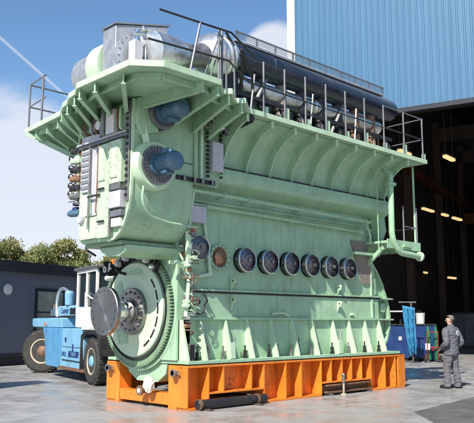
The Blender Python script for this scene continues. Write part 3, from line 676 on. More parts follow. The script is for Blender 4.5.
S_(MB().box(5.3,6.3,.1,.32,3.22,3.28),'landing_bracket','green',ld)
S_(MB().beam((6.0,-.2,3.4),(6.1,.5,2.9),.06,.1),'landing_brace','green',ld)
pp=P_(MB().tube(bend([(6.12,-.4,5.2),(6.1,-.4,3.62),(6.35,-.42,3.28),(7.25,-.42,3.24)],.3,8),.074,18),'air_pipe','green')
S_(MB().cyl((6.12,-.4,4.92),(6.12,-.4,4.98),.14).cyl((6.12,-.4,5.2),(6.12,-.2,5.4),.085),'pipe_flange','green',pp)
S_(MB().cyl((7.25,-.42,3.24),(7.31,-.42,3.24),.12).cyl((7.31,-.42,3.24),(7.33,-.42,3.24),.08),'pipe_flange','pale',pp)
P_(MB().tube([(5.75,-.25,4.9),(5.75,-.25,3.35)],.012),'drip_wire','green')
P_(MB().ring((5.72,-.1,4.72),(0,-1,0),.04,.06,.02,20),'lifting_eye','green')
def post(x,y,z0,z1,mat='rail',name='railing_post',r=.022): return P_(MB().cyl((x,y,z0),(x,y,z1),r,n=10),name,mat)
for x,y in ((6.75,-.32),(7.35,-.32),(7.35,1.2)): post(x,y,3.56,4.5)
P_(MB().tube([(6.75,-.32,3.98),(7.35,-.32,3.98),(7.35,1.2,3.98)],.014),'railing_bar','rail')
post(7.3,-.3,3.56,5.58,'green','landing_column',.028)
# platform railing: long side
for i,x in enumerate((1.28,1.9,2.55,3.23,3.92,4.64,5.4,6.25,7.1)):
    p=post(x,-.74,5.65,6.75)
    S_(MB().box(x+.07,x+.16,-.72,-.66,5.651,5.95 if i%2 else 5.85),'toe_bracket','pale',p)
for x in (.95,2.75,4.3): P_(MB().beam((x,-.7,5.66),(x+.22,-.6,6.5),.03,.03),'railing_brace','rail')
P_(MB().tube([(-.4,-1.5,6.14),(.8,-.8,6.2),(3.2,-.74,6.2),(7.1,-.74,6.2)],.016),'railing_bar','dark')
P_(MB().tube([(5.4,-.74,6.74),(7.1,-.74,6.74),(7.1,3.2,6.74)],.016),'railing_bar','rail')
P_(MB().tube([(7.1,-.74,6.2),(7.1,3.2,6.2)],.016),'railing_bar','rail')
for y in (.6,2.0,3.2): post(7.1,y,5.65,6.74)
# turbo platform rail
P_(MB().tube([(-1.95,-1.55,6.57),(-1.1,-1.56,6.6),(-.35,-1.53,6.65),(.9,-.9,6.68)],.018),'railing_bar','dark')
P_(MB().tube([(-2.13,-1.5,6.04),(-.4,-1.52,6.12)],.018),'railing_bar','dark')
P_(MB().cyl((-1.31,-1.55,5.65),(-1.1,-1.56,6.6),.022,n=10),'railing_post','rail')
for x,y in ((-.62,-1.5),(-.5,-1.45),(-.3,-1.2)): post(x,y,5.65,6.66,'rail')
for x0,x1 in ((-.95,-.62),(-.8,-.55)): P_(MB().cyl((x0,-1.45,5.65),(x1,-1.5,6.5),.014,n=8),'railing_brace','rail')
# left end rail
post(-1.57,3.48,5.65,6.66,'rail'); post(-1.6,2.87,5.65,6.7,'rail'); P_(MB().cyl((-1.55,2.98,5.65),(-1.6,2.83,6.6),.016,n=8),'railing_brace','rail')
for z in (6.64,6.15):
    P_(MB().tube([(-1.6,2.75,z+.04),(-1.57,3.48,z),(.6,3.5,z)],.018),'railing_bar','rail')
# --- top: exhaust receiver
rc=P_(MB().lathe((1.25,.4,7.24),(1,0,.0),[(0,.26),(.05,.3),(1.3,.3),(1.31,.31),(1.36,.31),(1.37,.3),(2.9,.3),(2.91,.31),(2.96,.31),(2.97,.3),(4.6,.3),(4.61,.31),(4.66,.31),(4.67,.3),(6.0,.3),(6.12,.27),(6.2,.18),(6.22,.001)],48),'exhaust_receiver','insul')
for x in (1.7,2.39,3.08,3.77,4.46,5.15,5.84,6.53):
    S_(MB().lathe((x,.45,5.66),(0,0,1),[(0,.2),(.25,.2),(.25,.15),(.7,.14),(.7,.18),(.78,.18),(.78,.13),(1.35,.13)],20),'exhaust_outlet',random.choice(['dark','rusty','taupe']),rc)
    c=P_(MB().box(x-.26,x+.22,.6,1.5,5.66,6.45).cyl((x,1.1,6.45),(x,1.1,6.95),.2).box(x-.2,x+.1,.62,.8,6.45,6.75),'cylinder_cover',random.choice(['taupe','dull','zinc','dull']))
    S_(MB().cyl((x-.15,.7,6.2),(x-.15,.56,6.2),.05).cyl((x+.12,.7,6.0),(x+.12,.52,6.0),.06),'cover_studs','dull',c)
    P_(MB().tube(bend([(x+.2,.5,6.5),(x+.34,.3,6.45),(x+.4,.15,6.2),(x+.42,.1,5.8)],.12),.03),'fuel_pipe',random.choice(['taupe','dull','dark']))
mf=P_(MB().lathe((1.6,.52,6.72),(1,0,0),[(0,.1),(.02,.19),(2.6,.19),(2.62,.22),(2.68,.22),(2.7,.19),(5.3,.19),(5.35,.1)],24),'air_manifold','foil')
P_(MB().box(2.6,6.95,1.62,1.7,5.66,7.35),'rear_casing','dull')
P_(MB().box(2.0,6.9,.9,1.4,5.66,6.2),'engine_top_cover','dark')
for x in (2.05,4.8): P_(MB().tube(bend([(x,.45,5.7),(x+.02,.38,6.2),(x+.2,.3,6.6),(x+.45,.34,7.0)],.15),.05),'fuel_pipe','dull')
P_(MB().box(1.3,7.0,.1,.16,5.66,5.9).box(1.3,7.0,.1,.16,6.3,6.38),'pipe_shelf','dark')
# catwalk above
cw=P_(MB().box(1.5,7.0,.3,.34,7.58,7.63).box(1.5,7.0,.62,.66,7.58,7.63),'catwalk_beam','zinc')
S_(MB().box(1.5,7.0,.34,.62,7.59,7.61),'catwalk_grating','grate',cw)
for i in range(10): x=1.55+i*.6; S_(MB().box(x,x+.03,.3,.33,7.63,7.79),'rail_stud','rail',cw)
S_(MB().box(1.5,7.0,.3,.33,7.79,7.82),'catwalk_rail','rail',cw)
for z in (7.67,7.71,7.75): S_(MB().box(1.5,7.0,.31,.316,z,z+.012),'catwalk_wire','rail',cw)
# turbocharger: silencer box, duct
tb=P_(MB().hexa([(-1.38,.55,5.66),(-.45,.25,5.66),(-.35,.95,5.66),(-1.38,1.0,5.66),(-1.4,.53,7.14),(-.42,.2,7.28),(-.35,.95,7.3),(-1.4,.95,7.14)]),'turbocharger_casing','zinc',bevel=.012)
S_(MB().hexa([(-1.43,.5,7.145),(-.39,.17,7.285),(-.32,.98,7.305),(-1.43,.98,7.145),(-1.43,.5,7.175),(-.39,.17,7.315),(-.32,.98,7.335),(-1.43,.98,7.175)]),'casing_lid','motorgrey',tb)
S_(MB().lathe((-.92,.4,6.5),(-.1,-1,0),[(0,.55),(.06,.55),(.07,.51),(.1,.46),(.1,.3)],48).bolts((-.925,.33,6.5),(-.1,-1,0),.51,24,.016,.03),'inlet_flange','zinc',tb)
tr=P_(MB().lathe((-.95,1.0,6.52),(0,1,0),[(0,.46),(.0,.53),(.05,.55),(.4,.55),(.45,.5)],48),'turbine_ring','pale')
S_(MB().bolts((-.95,1.44,6.52),(0,1,0),.47,24,.02,.03),'ring_bolts','rusty',tr)
S_(MB().lathe((-.95,1.45,6.52),(0,1,0),[(0,.48),(.6,.47),(.66,.42),(.68,.001)],48),'intake_silencer','zinc',tr)
dv=P_(MB().box(-1.3,-1.1,.05,.25,5.9,6.75),'actuator','lav',bevel=.02)
S_(MB().cyl((-1.2,.1,6.75),(-1.2,.1,6.95),.06).cyl((-1.3,.05,6.85),(-1.0,.05,6.9),.035).ball((-1.12,.02,6.98),.06).cyl((-1.0,.1,6.2),(-1.0,.1,6.9),.05).box(-1.08,-.95,0,.1,6.8,6.9),'actuator_fittings','chrome',dv)
S_(MB().box(-1.02,-.94,.05,.25,5.8,6.7),'actuator_slot','dark',dv)
dc=P_(MB().lathe((-1.02,.0,6.57),V((1.0,.06,.16)),[(0,.34),(.02,.39),(.06,.39),(.08,.35),(.2,.37),(.5,.345),(.75,.29),(.85,.25)],44),'exhaust_duct','foil')
S_(MB().lathe((-.22,.05,6.7),V((1,.12,.28)),[(0,.24),(.12,.26),(.14,.23),(.55,.23),(.6,.26),(.68,.26)],36),'duct_pipe','dull',dc)
S_(MB().lathe((.38,.12,6.87),V((1,.22,.3)),[(0,.26),(.05,.33),(.25,.44),(.3,.47),(.36,.47),(.37,.45),(.44,.45),(.45,.48),(.52,.48),(.54,.44),(.62,.44),(.64,.46),(.68,.46),(.95,.34)],44),'duct_cone','foil',dc)
P_(MB().beam((-1.25,-.5,5.68),(-.3,-.35,6.3),.04,.05).beam((-.3,-.35,6.3),(.1,-.3,5.68),.04,.05),'duct_stay','pale')
P_(MB().box(-.9,.3,.0,.06,5.66,6.1),'duct_saddle','dark')
# hoses / braces near receiver start
P_(MB().ring((.7,-.1,7.22),(.3,-1,0),.1,.135,.03,28).ring((.95,-.05,7.28),(.3,-1,0),.1,.13,.03,28),'hose_coil','black')
for a,b in (((.5,-.9,6.75),(1.5,-.1,6.75)),((.55,-.9,6.7),(1.25,-.1,6.3)),((.75,-.2,7.4),(1.6,-.05,6.95))):
    P_(MB().tube([a,V(a).lerp(V(b),.5)+V((0,0,-.1)),b],.025),'hose','black')
P_(MB().tube(bend([(.4,-1.0,6.7),(.9,-.8,6.4),(1.3,-.4,6.0),(1.7,-.3,5.8)],.2),.025),'hose','black')
for x in (.35,.5,.72): P_(MB().cyl((x,-.5,5.65),(x+.02,-.45,6.95),.02,n=8),'duct_stay','rail')
P_(MB().box(.9,1.25,.0,.5,5.66,6.9),'receiver_support','dark')

# ------------------------------------------------------------------ forklift  (local: x forward(front), y to left side, built in world via axes)
G=V((-.232,-.9727,0))     # forward direction
FO=V((1.58,5.64,0))       # ground below front wheel outer face
ang=math.atan2(G.y,G.x)
fk=thing('forklift_truck','large blue counterbalance forklift with white cab parked behind the engine flange','forklift',tuple(FO),ang,world=False)
# local: +x forward, +y = left of truck. camera sees the right side (y=0 plane outward -y?)
# right side direction = G rotated -90 : world (-.9727,.232)->faces camera. local -y.
W_=2.3
def F_(mb,name,mat,parent=None,bevel=0,label=None): return mb.build(name,mat,parent or fk,bevel,True,world=False,label=label)
def wheel(x,y,r,w,side,steer=0):
    X,Y=x,y; x,y=0,0
    t_=F_(MB().lathe((x,y,r),(0,side,0),[(-w,.55*r),(-w,.86*r),(-w+.06,r),(-.06,r),(-.0,.88*r),(-.01,.58*r),(-.04,.55*r)],40),'wheel','tyre')
    tr=MB()
    for k in range(30):
        a=2*PI*k/30; c=V((x+r*math.cos(a),y-side*w*.5,r+r*math.sin(a))); tdir=V((-math.sin(a),0,math.cos(a)))
        tr.beam(c-V((0,w*.42,0))-tdir*.02,c+V((0,w*.42,0))+tdir*.02,.05,.03,up=(math.cos(a),0,math.sin(a)))
    F_(tr,'tread','tyre',t_)
    F_(MB().lathe((x,y,r),(0,side,0),[(-.03,.58*r),(-.015,.6*r),(-.015,.52*r),(-.12,.46*r),(-.14,.2*r)],32,cap=False),'rim','rim',t_)
    F_(MB().lathe((x,y,r),(0,side,0),[(-.2,.46*r),(-.13,.45*r),(-.12,.26*r),(-.03,.24*r),(.01,.16*r),(.02,.001)],28),'hub','fblue2' if X>-1 else 'rusty',t_)
    F_(MB().bolts((x,y-side*.12,r),(0,side,0),.36*r,10,.02,.04),'wheel_nuts','dull',t_)
    t_.location=(X,Y,0); t_.rotation_euler=(0,0,steer)
wheel(-.2,0,.6,.4,-1); wheel(-.2,W_,.6,.4,1)
wheel(-5.25,.1,.68,.42,-1,math.radians(48)); wheel(-5.25,W_-.1,.68,.42,1,math.radians(40))
# chassis
F_(MB().prism([(-.95,.35),(-3.5,.3),(-3.72,1.42),(-.8,1.42)],'y',.02,W_-.02),'chassis','fblue2',bevel=.02)
F_(MB().prism([(-2.9,1.47),(-5.0,1.47),(-5.1,1.75),(-6.0,1.75),(-6.0,1.47),(-3.72,1.42)][:0] or [(-3.0,1.43),(-6.2,1.43),(-6.3,1.5),(-6.3,1.72),(-3.0,1.72)],'y',.05,W_-.05),'counterweight_top','fblue2',bevel=.03)
cwt=F_(MB().prism([(-2.95,.3),(-2.75,1.42),(-4.75,1.425),(-4.5,1.1),(-4.3,.3)],'y',-.02,W_),'counterweight','fblue',bevel=.02)
F_(MB().prism([(-5.0,.5),(-6.1,.7),(-6.2,1.425),(-5.0,1.425)],'y',.75,W_-.75),'rear_weight','dark')
F_(MB().box(-6.33,-6.28,.1,.4,1.45,1.55),'tail_lamp','orangelamp')
for a,b in ((-2.7,-1.95),(-1.9,-.95)):
    p=F_(MB().box(a,b,-.0,.018,.55,1.3),'side_panel','fblue2',bevel=.008)
    F_(MB().box(a,b,-.004,.0,.9,.915),'panel_gap','dark',p)
F_(MB().box(-2.4,-2.3,-.02,.0,1.05,1.17),'door_latch','darkblue')
F_(MB().box(-1.7,-1.64,-.02,.0,.8,1.0),'filler_cap','darkblue')
# mudguard over the front wheel
F_(MB().prism([(a-.18,b) for a,b in [(.75,.75),(.65,1.2),(.35,1.38),(-.4,1.4),(-.8,1.25),(-.85,.35),(-.75,.35),(-.7,1.15),(-.35,1.3),(.3,1.28),(.55,1.15),(.68,.75)]],'y',-.02,.5),'mudguard','dark',bevel=.01)
F_(MB().box(-3.2,-.75,-.005,.3,.28,.36),'sill_beam','rusty')
# hood
hd=F_(MB().prism([(-4.9,1.72),(-2.2,1.72),(-2.2,2.08),(-4.75,2.08),(-4.9,1.95)],'y',.25,W_-.25),'engine_hood','fblue2',bevel=.04)
F_(MB().box(-4.9,-2.2,.22,W_-.22,1.725,1.79),'hood_gap','dark',hd)
# lettering on the hood and the side (local -y faces the camera; text x runs forward = right in the picture)
mt_=Matrix.Translation((-3.4,.245,1.93))@Matrix.Rotation(PI/2,4,'X')
text_mesh('Conver',.27,.004,'hood_lettering','darkblue',mt_,hd,world=False)
mt_=Matrix.Translation((-2.5,-.008,.7))@Matrix.Rotation(PI/2,4,'X')
text_mesh('LM12',.19,.004,'side_lettering','darkblue',mt_,fk,world=False)
F_(MB().prism([(-2.1,.64),(-1.2,.64),(-1.14,.8),(-2.04,.8)],'y',-.008,-.001),'dark_badge','darkblue')
mt_=Matrix.Translation((-1.62,-.011,.72))@Matrix.Rotation(PI/2,4,'X')
text_mesh('TRUCK',.13,.002,'badge_lettering','fblue2',mt_,fk,shear=.2,world=False)
# cab
x0,x1,y0,y1,z0,z1=-1.95,-.3,.12,1.6,1.44,3.0
cab=F_(MB().prism([(x0,z0),(x1+.1,z0),(x1+.1,2.0),(x0,2.0)],'y',y0,y1),'cab_body','white',bevel=.03)
fr=MB()
for x,y in ((x0+.05,y0+.04),(-1.1,y0+.04),(x1,y0+.04),(x0+.05,y1-.04),(x1,y1-.04)): fr.box(x-.05,x+.05,y-.03,y+.04,1.99,2.98)
fr.box(x0,x1+.05,y0,y0+.06,2.93,3.02).box(x0,x1+.05,y1-.06,y1,2.93,3.02).box(x0,x0+.08,y0,y1,2.93,3.02)
F_(fr,'cab_frame','white',bevel=.01)
F_(MB().box(x0+.12,-1.15,y0+.05,y0+.065,2.03,2.92).box(-1.05,x1-.06,y0+.05,y0+.065,2.03,2.92).box(x0+.02,x0+.035,y0+.1,y1-.1,2.03,2.92).box(x1,x1+.015,y0+.1,y1-.1,2.03,2.92),'cab_window','glass')
F_(MB().box(x0-.08,x1+.15,y0-.06,y1+.06,3.02,3.1),'cab_roof','dull',bevel=.02)
F_(MB().cyl((-.35,.6,3.1),(-.35,.6,3.2),.07).ball((-.35,.6,3.2),.07),'beacon','orangelamp')
F_(MB().box(-1.12,-1.05,y0-.02,y0+.02,2.0,2.4).beam((-1.0,y0-.03,2.35),(-.4,y0-.03,2.2),.03,.03),'grab_handle','white')
F_(MB().box(-.2,.9,.3,1.9,1.0,1.5),'front_frame','dark',bevel=.02)
F_(MB().box(-.95,-.3,-.02,.35,1.4,1.46),'cab_step','white')
# mast
ms=F_(MB().box(.95,1.12,.45,.6,.2,3.6).box(.95,1.12,1.7,1.85,.2,3.6),'mast','dark')
F_(MB().box(.96,1.1,.6,1.7,3.3,3.42).box(.96,1.1,.6,1.7,1.6,1.72).cyl((1.0,1.15,.3),(1.0,1.15,3.2),.07),'mast_crossbar','rusty',ms)
F_(MB().beam((1.0,.5,1.2),(.2,.5,1.7),.12,.14),'tilt_cylinder','rusty')
for y in (.7,1.5): F_(MB().box(1.15,2.3,y-.07,y+.07,.1,.16).box(1.12,1.2,y-.07,y+.07,.1,1.1),'fork','dark')
F_(MB().lathe((.75,.1,2.3),(0,-1,0),[(0,.02),(.02,.1),(.1,.1)],16),'work_lamp','zinc')
F_(MB().box(-1.55,-1.0,.5,1.1,1.9,2.02).box(-1.62,-1.5,.5,1.1,2.0,2.6),'driver_seat','black')
F_(MB().tube([(-.75+.0*math.cos(t),.8+.17*math.cos(t),2.2+.17*math.sin(t)) for t in [i*2*PI/20 for i in range(20)]],.015,8,closed=True),'steering_wheel','black')
for i in range(6): F_(MB().box(-2.85+i*.09,-2.8+i*.09,.236,.249,1.82,2.0),'hood_louvre','dark')
F_(MB().box(-2.7,-.95,-.004,-.0,.53,.55),'panel_edge','dark'); F_(MB().tube(bend([(-.75,-.03,1.38),(-.7,-.06,1.0),(-.72,-.03,.5)],.1),.014),'hydraulic_hose','black')
F_(MB().box(-4.6,-4.5,-.03,-.001,1.5,1.58),'side_reflector','orangelamp')
# exhaust hoop
F_(MB().tube(bend([(-3.95,.2,1.75),(-4.1,.2,2.2),(-3.95,.2,2.55),(-3.55,.25,2.62),(-3.15,.3,2.45),(-3.1,.35,2.1)],.3,8),.05,12),'grey_hoop_pipe','foil')
F_(MB().lathe((-3.15,.3,2.1),(0,0,1),[(0,.12),(.35,.14),(.42,.1)],16),'air_filter','fblue2')
F_(MB().cyl((-4.7,.3,1.73),(-4.7,.3,2.1),.07).cyl((-4.9,.3,1.73),(-4.9,.3,2.0),.05),'exhaust_pipe','dark')
F_(MB().box(-4.6,-4.45,.25,.3,1.73,2.15),'hood_post','rusty')

# ------------------------------------------------------------------ site cabin
C2=V((.9505,.3108,0)); CN=V((.3108,-.9505,0)); C0=V((3.47,14.75,0))
ca=math.atan2(C2.y,C2.x)
cb=thing('site_cabin','long dark grey portable cabin with a black roof fascia, left behind the forklift','cabin',tuple(C0),ca,world=False)
def B_(mb,name,mat,parent=None,bevel=0): return mb.build(name,mat,parent or cb,bevel,True,world=False)
cx0,cx1=-7,6.6
w=MB().box(cx0,cx1,0,3,.33,3.46)
wl=B_(w,'wall','cabin')
s=MB()
for i in range(6):
    x=-6+i*2.45; s.box(x,x+.03,-.012,-.0005,.34,3.44)
B_(s,'panel_joint','cabin',wl)
B_(MB().box(cx0-.15,cx1+.15,-.25,3.2,3.462,3.86),'roof_fascia','fascia',bevel=.01)
B_(MB().box(cx0+.2,cx1-.2,.15,2.8,0,.327),'plinth','fascia')
B_(MB().box(cx0,cx1,-.02,0.0,.33,.45),'floor_beam','fascia')
wn=B_(MB().box(1.6,3.25,-.05,-.001,1.2,2.9),'window','fascia',bevel=.01)
B_(MB().box(1.72,3.13,-.056,-.051,1.32,2.78),'pane','winglass',wn)
B_(MB().box(1.72,3.13,-.07,-.057,1.95,2.0),'glazing_bar','fascia',wn)
B_(MB().box(1.5,3.35,-.1,-.052,1.14,1.2),'sill','fascia',wn)
wn2=B_(MB().box(-4.2,-2.6,-.05,-.001,1.2,2.9),'window','fascia',bevel=.01)
B_(MB().box(-4.08,-2.72,-.056,-.051,1.32,2.78),'pane','winglass',wn2)
lp=B_(MB().lathe((.13,-.0,2.8),(0,-1,0),[(0,.2),(.08,.2),(.14,.16),(.17,.001)],28),'wall_lamp','white')
B_(MB().ring((.13,-.02,2.8),(0,-1,0),.19,.23,.05,28),'lamp_ring','zinc',lp)
for x in (-2,5.9): B_(MB().cyl((x,-.06,.3),(x,-.06,3.46),.04),'downpipe','fascia')

# ------------------------------------------------------------------ hall
hl=thing('industrial_hall','tall sky blue corrugated hall with a wide open doorway behind the engine','hall',tuple(H0),0)
def Hh(mb,name,mat,parent=None,bevel=0): return mb.build(name,mat,parent or hl,bevel,True,world=parent is None)
def hbox(mb,s0,s1,d0,d1,z0,z1):
    return mb.hexa([hp(s0,d0,z0),hp(s1,d0,z0),hp(s1,d1,z0),hp(s0,d1,z0),hp(s0,d0,z1),hp(s1,d0,z1),hp(s1,d1,z1),hp(s0,d1,z1)])
def clad(s0,s1,z0,z1):
    mb=MB(); pitch=.26; n=int(round((s1-s0)/pitch)); pr=[]
    for i in range(n):
        a=s0+(s1-s0)*i/n; w=(s1-s0)/n
        pr+=[(a,0),(a+w*.62,0),(a+w*.7,-.022),(a+w*.92,-.022)]
    pr.append((s1,0))
    lo=[mb.bm.verts.new(hp(a,d,z0)) for a,d in pr]; hi=[mb.bm.verts.new(hp(a,d,z1)) for a,d in pr]
    for i in range(len(pr)-1): mb.face([lo[i],lo[i+1],hi[i+1],hi[i]])
    bl=[mb.bm.verts.new(hp(a,.25,z)) for a,z in ((s0,z0),(s1,z0),(s1,z1),(s0,z1))]; mb.face(bl)
    return mb
def Hc(mb,name,mat):
    o=mb.build(name,mat,hl,0,False); return o
Hc(clad(-22,4.9,9.95,18.2),'upper_cladding','clad'); Hc(clad(2.3,4.9,.02,9.9),'side_cladding','clad')
sj=MB()
for z in (13.6,): hbox(sj,-22,4.9,-.045,-.036,z,z+.03)
Hh(hbox(MB(),4.905,5.27,-.06,.3,0,18.2),'corner_trim','white')
Hh(hbox(MB(),-22,2.3,-.06,.3,9.76,9.945),'door_lintel','fascia')
Hh(hbox(MB(),2.2,2.295,-.06,.35,0,9.755),'door_jamb','fascia')
Hh(hbox(MB(),-24.2,5.3,-.08,.42,18.205,18.505),'roof_trim','white')
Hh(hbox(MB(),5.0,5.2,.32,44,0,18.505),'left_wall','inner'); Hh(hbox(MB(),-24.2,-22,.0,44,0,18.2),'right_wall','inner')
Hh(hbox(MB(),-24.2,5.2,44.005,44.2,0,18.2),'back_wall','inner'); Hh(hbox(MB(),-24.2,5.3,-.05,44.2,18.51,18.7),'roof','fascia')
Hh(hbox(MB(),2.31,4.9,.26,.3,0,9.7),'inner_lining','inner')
for d in (8,16,24,32,40):
    Hh(hbox(MB(),4.5,4.95,d,d+.4,0,16),'column','beam'); Hh(hbox(MB(),-18.4,-18,d,d+.4,0,16),'column','beam')
    Hh(hbox(MB(),-24,4.99,d,d+.3,14.5,15.5),'roof_beam','beam')
Hh(hbox(MB(),4.2,4.6,.5,43.9,10.6,11.1),'crane_rail','crane')
Hh(hbox(MB(),-24,4.19,30,30.7,9.2,10.0),'crane_bridge','crane')
for i,(s,d) in enumerate(((3,43),(0,43),(-3,43),(-6,43),(-9,43))):
    Hh(hbox(MB(),s,s+.3,d,d+.5,0,14),'column','beam')
Hh(hbox(MB(),-24,4.9,42.4,42.6,4.2,4.5),'gallery_beam','beam')
Hh(hbox(MB(),-24,4.9,42.4,42.5,2.2,2.5),'gallery_beam','beam')
# lamps
ld_=V((math.cos(math.radians(46.23-38)),math.sin(math.radians(46.23-38)),0))
protol=None
labs=['warm strip lamp highest and nearest the blue wall edge, right of the walkway','warm strip lamp just right of the top walkway railing corner','warm strip lamp left in the middle row above the rear landing rail','small warm strip lamp in the centre of the middle row','warm strip lamp right in the middle row above the man','warm strip lamp below the rear landing, left in the lowest row','warm strip lamp in the centre of the lowest row above the blue tarpaulin','warm strip lamp right in the lowest row above the head of the man']
LP=[((20.04,5.76,8.97),1.1),((18.49,7.08,9.2),1.2),((28.38,11.94,8.22),1.6),((29.14,11.28,7.93),.8),((29.68,10.81,7.7),1.3),((30.87,17.19,5.34),1.7),((32.98,15.27,4.91),1.2),((34.41,13.98,4.55),1.2)]
for i,(p,l) in enumerate(LP):
    if i==0:
        t=thing('strip_lamp',labs[0],'lamp',p,math.atan2(ld_.y,ld_.x),'strip lamps inside the hall',world=False)
        MB().box(-.5,.5,-.12,.12,.0,.05).build('lamp_housing','dull',t,world=False)
        MB().box(-.48,.48,-.1,.1,-.12,-.001).build('lamp_tube','lamp',t,world=False,bevel=.02)
        MB().cyl((-.4,0,.05),(-.4,0,2.5),.008,n=6).cyl((.4,0,.05),(.4,0,2.5),.008,n=6).build('suspension_wire','dull',t,world=False)
        protol=t; t.scale=(l,1,1)
    else:
        t=copy_tree(protol); t['label']=labs[i]; t.location=p; t.scale=(l,1,1)
# blue bins
def bin_(loc,lab,rz):
    t=thing('steel_bin',lab,'bin',loc,rz,'blue bins inside the hall door',world=False)
    MB().prism([(-.62,.12),(.62,.12),(.66,1.45),(-.66,1.45)],'y',-.5,.5).build('body','binblue',t,world=False,bevel=.02)
    MB().box(-.7,.7,-.54,.54,1.451,1.52).build('lid','dark',t,world=False,bevel=.01)
    s=MB()
    for x in (-.45,0,.45): s.box(x-.03,x+.03,-.53,-.501,.14,1.44)
    s.build('side_rib','binblue',t,world=False)
    MB().box(.2,.33,-.535,-.531,.85,1.0).build('label_sheet','white',t,world=False)
    for x in (-.5,.5):
        for y in (-.4,.4): MB().box(x-.06,x+.06,y-.05,y+.05,0,.119).build('leg','dark',t,world=False)
    return t
rzb=math.radians(46.2-90)
bin_((17.2,7.25,.0),'blue steel bin left of the hanging blue tarpaulin',rzb)
b2=bin_((18.25,6.42,0),'blue steel bin right of the hanging blue tarpaulin, with a white bucket on top',rzb)
b2.scale=(.72,1,1)
t=thing('white_bucket','white bucket standing on the right blue bin','bucket',(18.0,6.3,1.525),world=True)
MB().lathe((18.0,6.3,1.525),(0,0,1),[(0,.17),(.42,.2),(.44,.21),(.45,.19)],20).build('pail','white',t)
MB().tube([(18.0+.2*math.cos(a),6.3+.2*math.sin(a)*.3,1.95+.12*math.sin(a)) for a in [i*PI/8 for i in range(9)]],.008).build('handle','dull',t)
# work bench shelf left of tarp
t=thing('workbench','dark workbench with a thin pale top beside the left blue bin','workbench',(17.6,8.3,0))
MB().beam((16.9,8.3,2.05),(18.0,7.1,2.05),.7,.06).build('top','lav',t)
for p in ((17.0,8.2),(17.9,7.2),(17.3,8.5),(18.2,7.5)): MB().box(p[0]-.04,p[0]+.04,p[1]-.04,p[1]+.04,0,2.0).build('leg','dark',t)
# tarp : hanging cloth draped on a stand
tp=MB(); import math as _m
fwd=V((.6917,.7222,0)); rt=V((.7222,-.6917,0)); T0=V((16.05,5.6,0))
nx,nz=22,20; grid=[]
for j in range(nz+1):
    t_=j/nz; row=[]
    for i in range(nx+1):
        u=i/nx; wd=.5*(1-.55*t_**1.3); off=.2*t_**1.2
        x=(u-.5)*2*wd*.5+off*.55; z=2.25-1.85*t_ - .1*u*(1-t_) - .25*abs(u-.6)*t_
        dpt=.09*math.sin(u*15+t_*3)*(.4+.6*t_)+.04*math.sin(u*31+t_*7)
        row.append(tp.bm.verts.new(T0+rt*x+fwd*dpt+V((0,0,z))))
    grid.append(row)
for j in range(nz):
    for i in range(nx): tp.face([grid[j][i],grid[j][i+1],grid[j+1][i+1],grid[j+1][i]])
o=tp.build('blue_tarpaulin','tarp'); so=o.modifiers.new('thick','SOLIDIFY'); so.thickness=.012
tag(o,'sky blue tarpaulin hanging on a stand between the two blue bins','tarpaulin')
t=thing('cloth_stand','dark steel stand carrying the blue tarpaulin','stand',tuple(T0+fwd*.2))
q=T0+fwd*.2
MB().cyl(q+rt*.15,q+rt*.15+V((0,0,2.4)),.035).cyl(q-rt*.35+V((0,0,2.38)),q+rt*.35+V((0,0,2.38)),.03).box(q.x-.2,q.x+.3,q.y-.25,q.y+.2,0,.05).build('pole','dull',t)
# hand truck with green cylinder
t=thing('gas_cylinder_cart','green gas cylinder on a red hand cart left of the man','cart',(17.6,5.0,0))
MB().lathe((17.65,5.05,.1),(0,0,1),[(0,.1),(1.1,.1),(1.25,.05),(1.35,.04)],16).build('cylinder','greenpl',t)
MB().lathe((17.9,4.85,.1),(0,0,1),[(0,.1),(1.1,.1),(1.25,.05),(1.35,.04)],16).build('cylinder','greenpl',t)
MB().beam((17.45,5.0,.1),(17.35,4.9,1.2),.03,.03).beam((17.75,4.7,.1),(17.65,4.6,1.2),.03,.03).beam((17.35,4.9,1.2),(17.65,4.6,1.2),.03,.03).beam((17.45,5.0,.6),(17.75,4.7,.6),.03,.05).build('frame','red',t)
for p in ((17.4,5.1,.15),(17.85,4.65,.15)): MB().lathe(p,(.7,-.7,0),[(0,.15),(.06,.15)],18).build('wheel','tyre',t)
MB().box(17.42,17.46,4.86,5.06,.5,.75).build('label_sheet','white',t)
cart=bpy.data.objects['gas_cylinder_cart']; cart.location=V(cart.location)+V((-.45,.42,0))
# cabinets deep in the hall for faint structure
for i,(s,d,w,h) in enumerate(((2.5,20,1.6,2.2),(-1,24,2.5,2.6),(-4.5,22,1.8,2.0))):
    lab=['dark steel cupboard standing deep in the hall behind the left blue bin','wide dark steel cupboard standing deep in the hall behind the man','dark steel cupboard standing deep in the hall at the right picture edge'][i]
    t=thing('storage_cupboard',lab,'cupboard',tuple(hp(s,d,0)))
    Hb=hbox(MB(),s-w/2,s+w/2,d,d+.6,0,h).build('body','beam',t,bevel=.02)
    hbox(MB(),s-w/2+.05,s-.02,d-.03,d-.001,.1,h-.1).build('door','motorgrey',t); hbox(MB(),s+.02,s+w/2-.05,d-.03,d-.001,.1,h-.1).build('door','motorgrey',t)
for i,(s,d) in enumerate(((-.2,14),(-1.4,16))):
    t=thing('concrete_post',['pale grey pipe column inside the hall, left of the head of the man','pale grey pipe column inside the hall, behind the head of the man'][i],'column',tuple(hp(s,d,0)))
    MB().cyl(hp(s,d,.0),hp(s,d,3.6),.17).build('shaft','motorgrey',t); MB().cyl(hp(s,d,3.6),hp(s,d,3.75),.24).build('cap','dull',t)

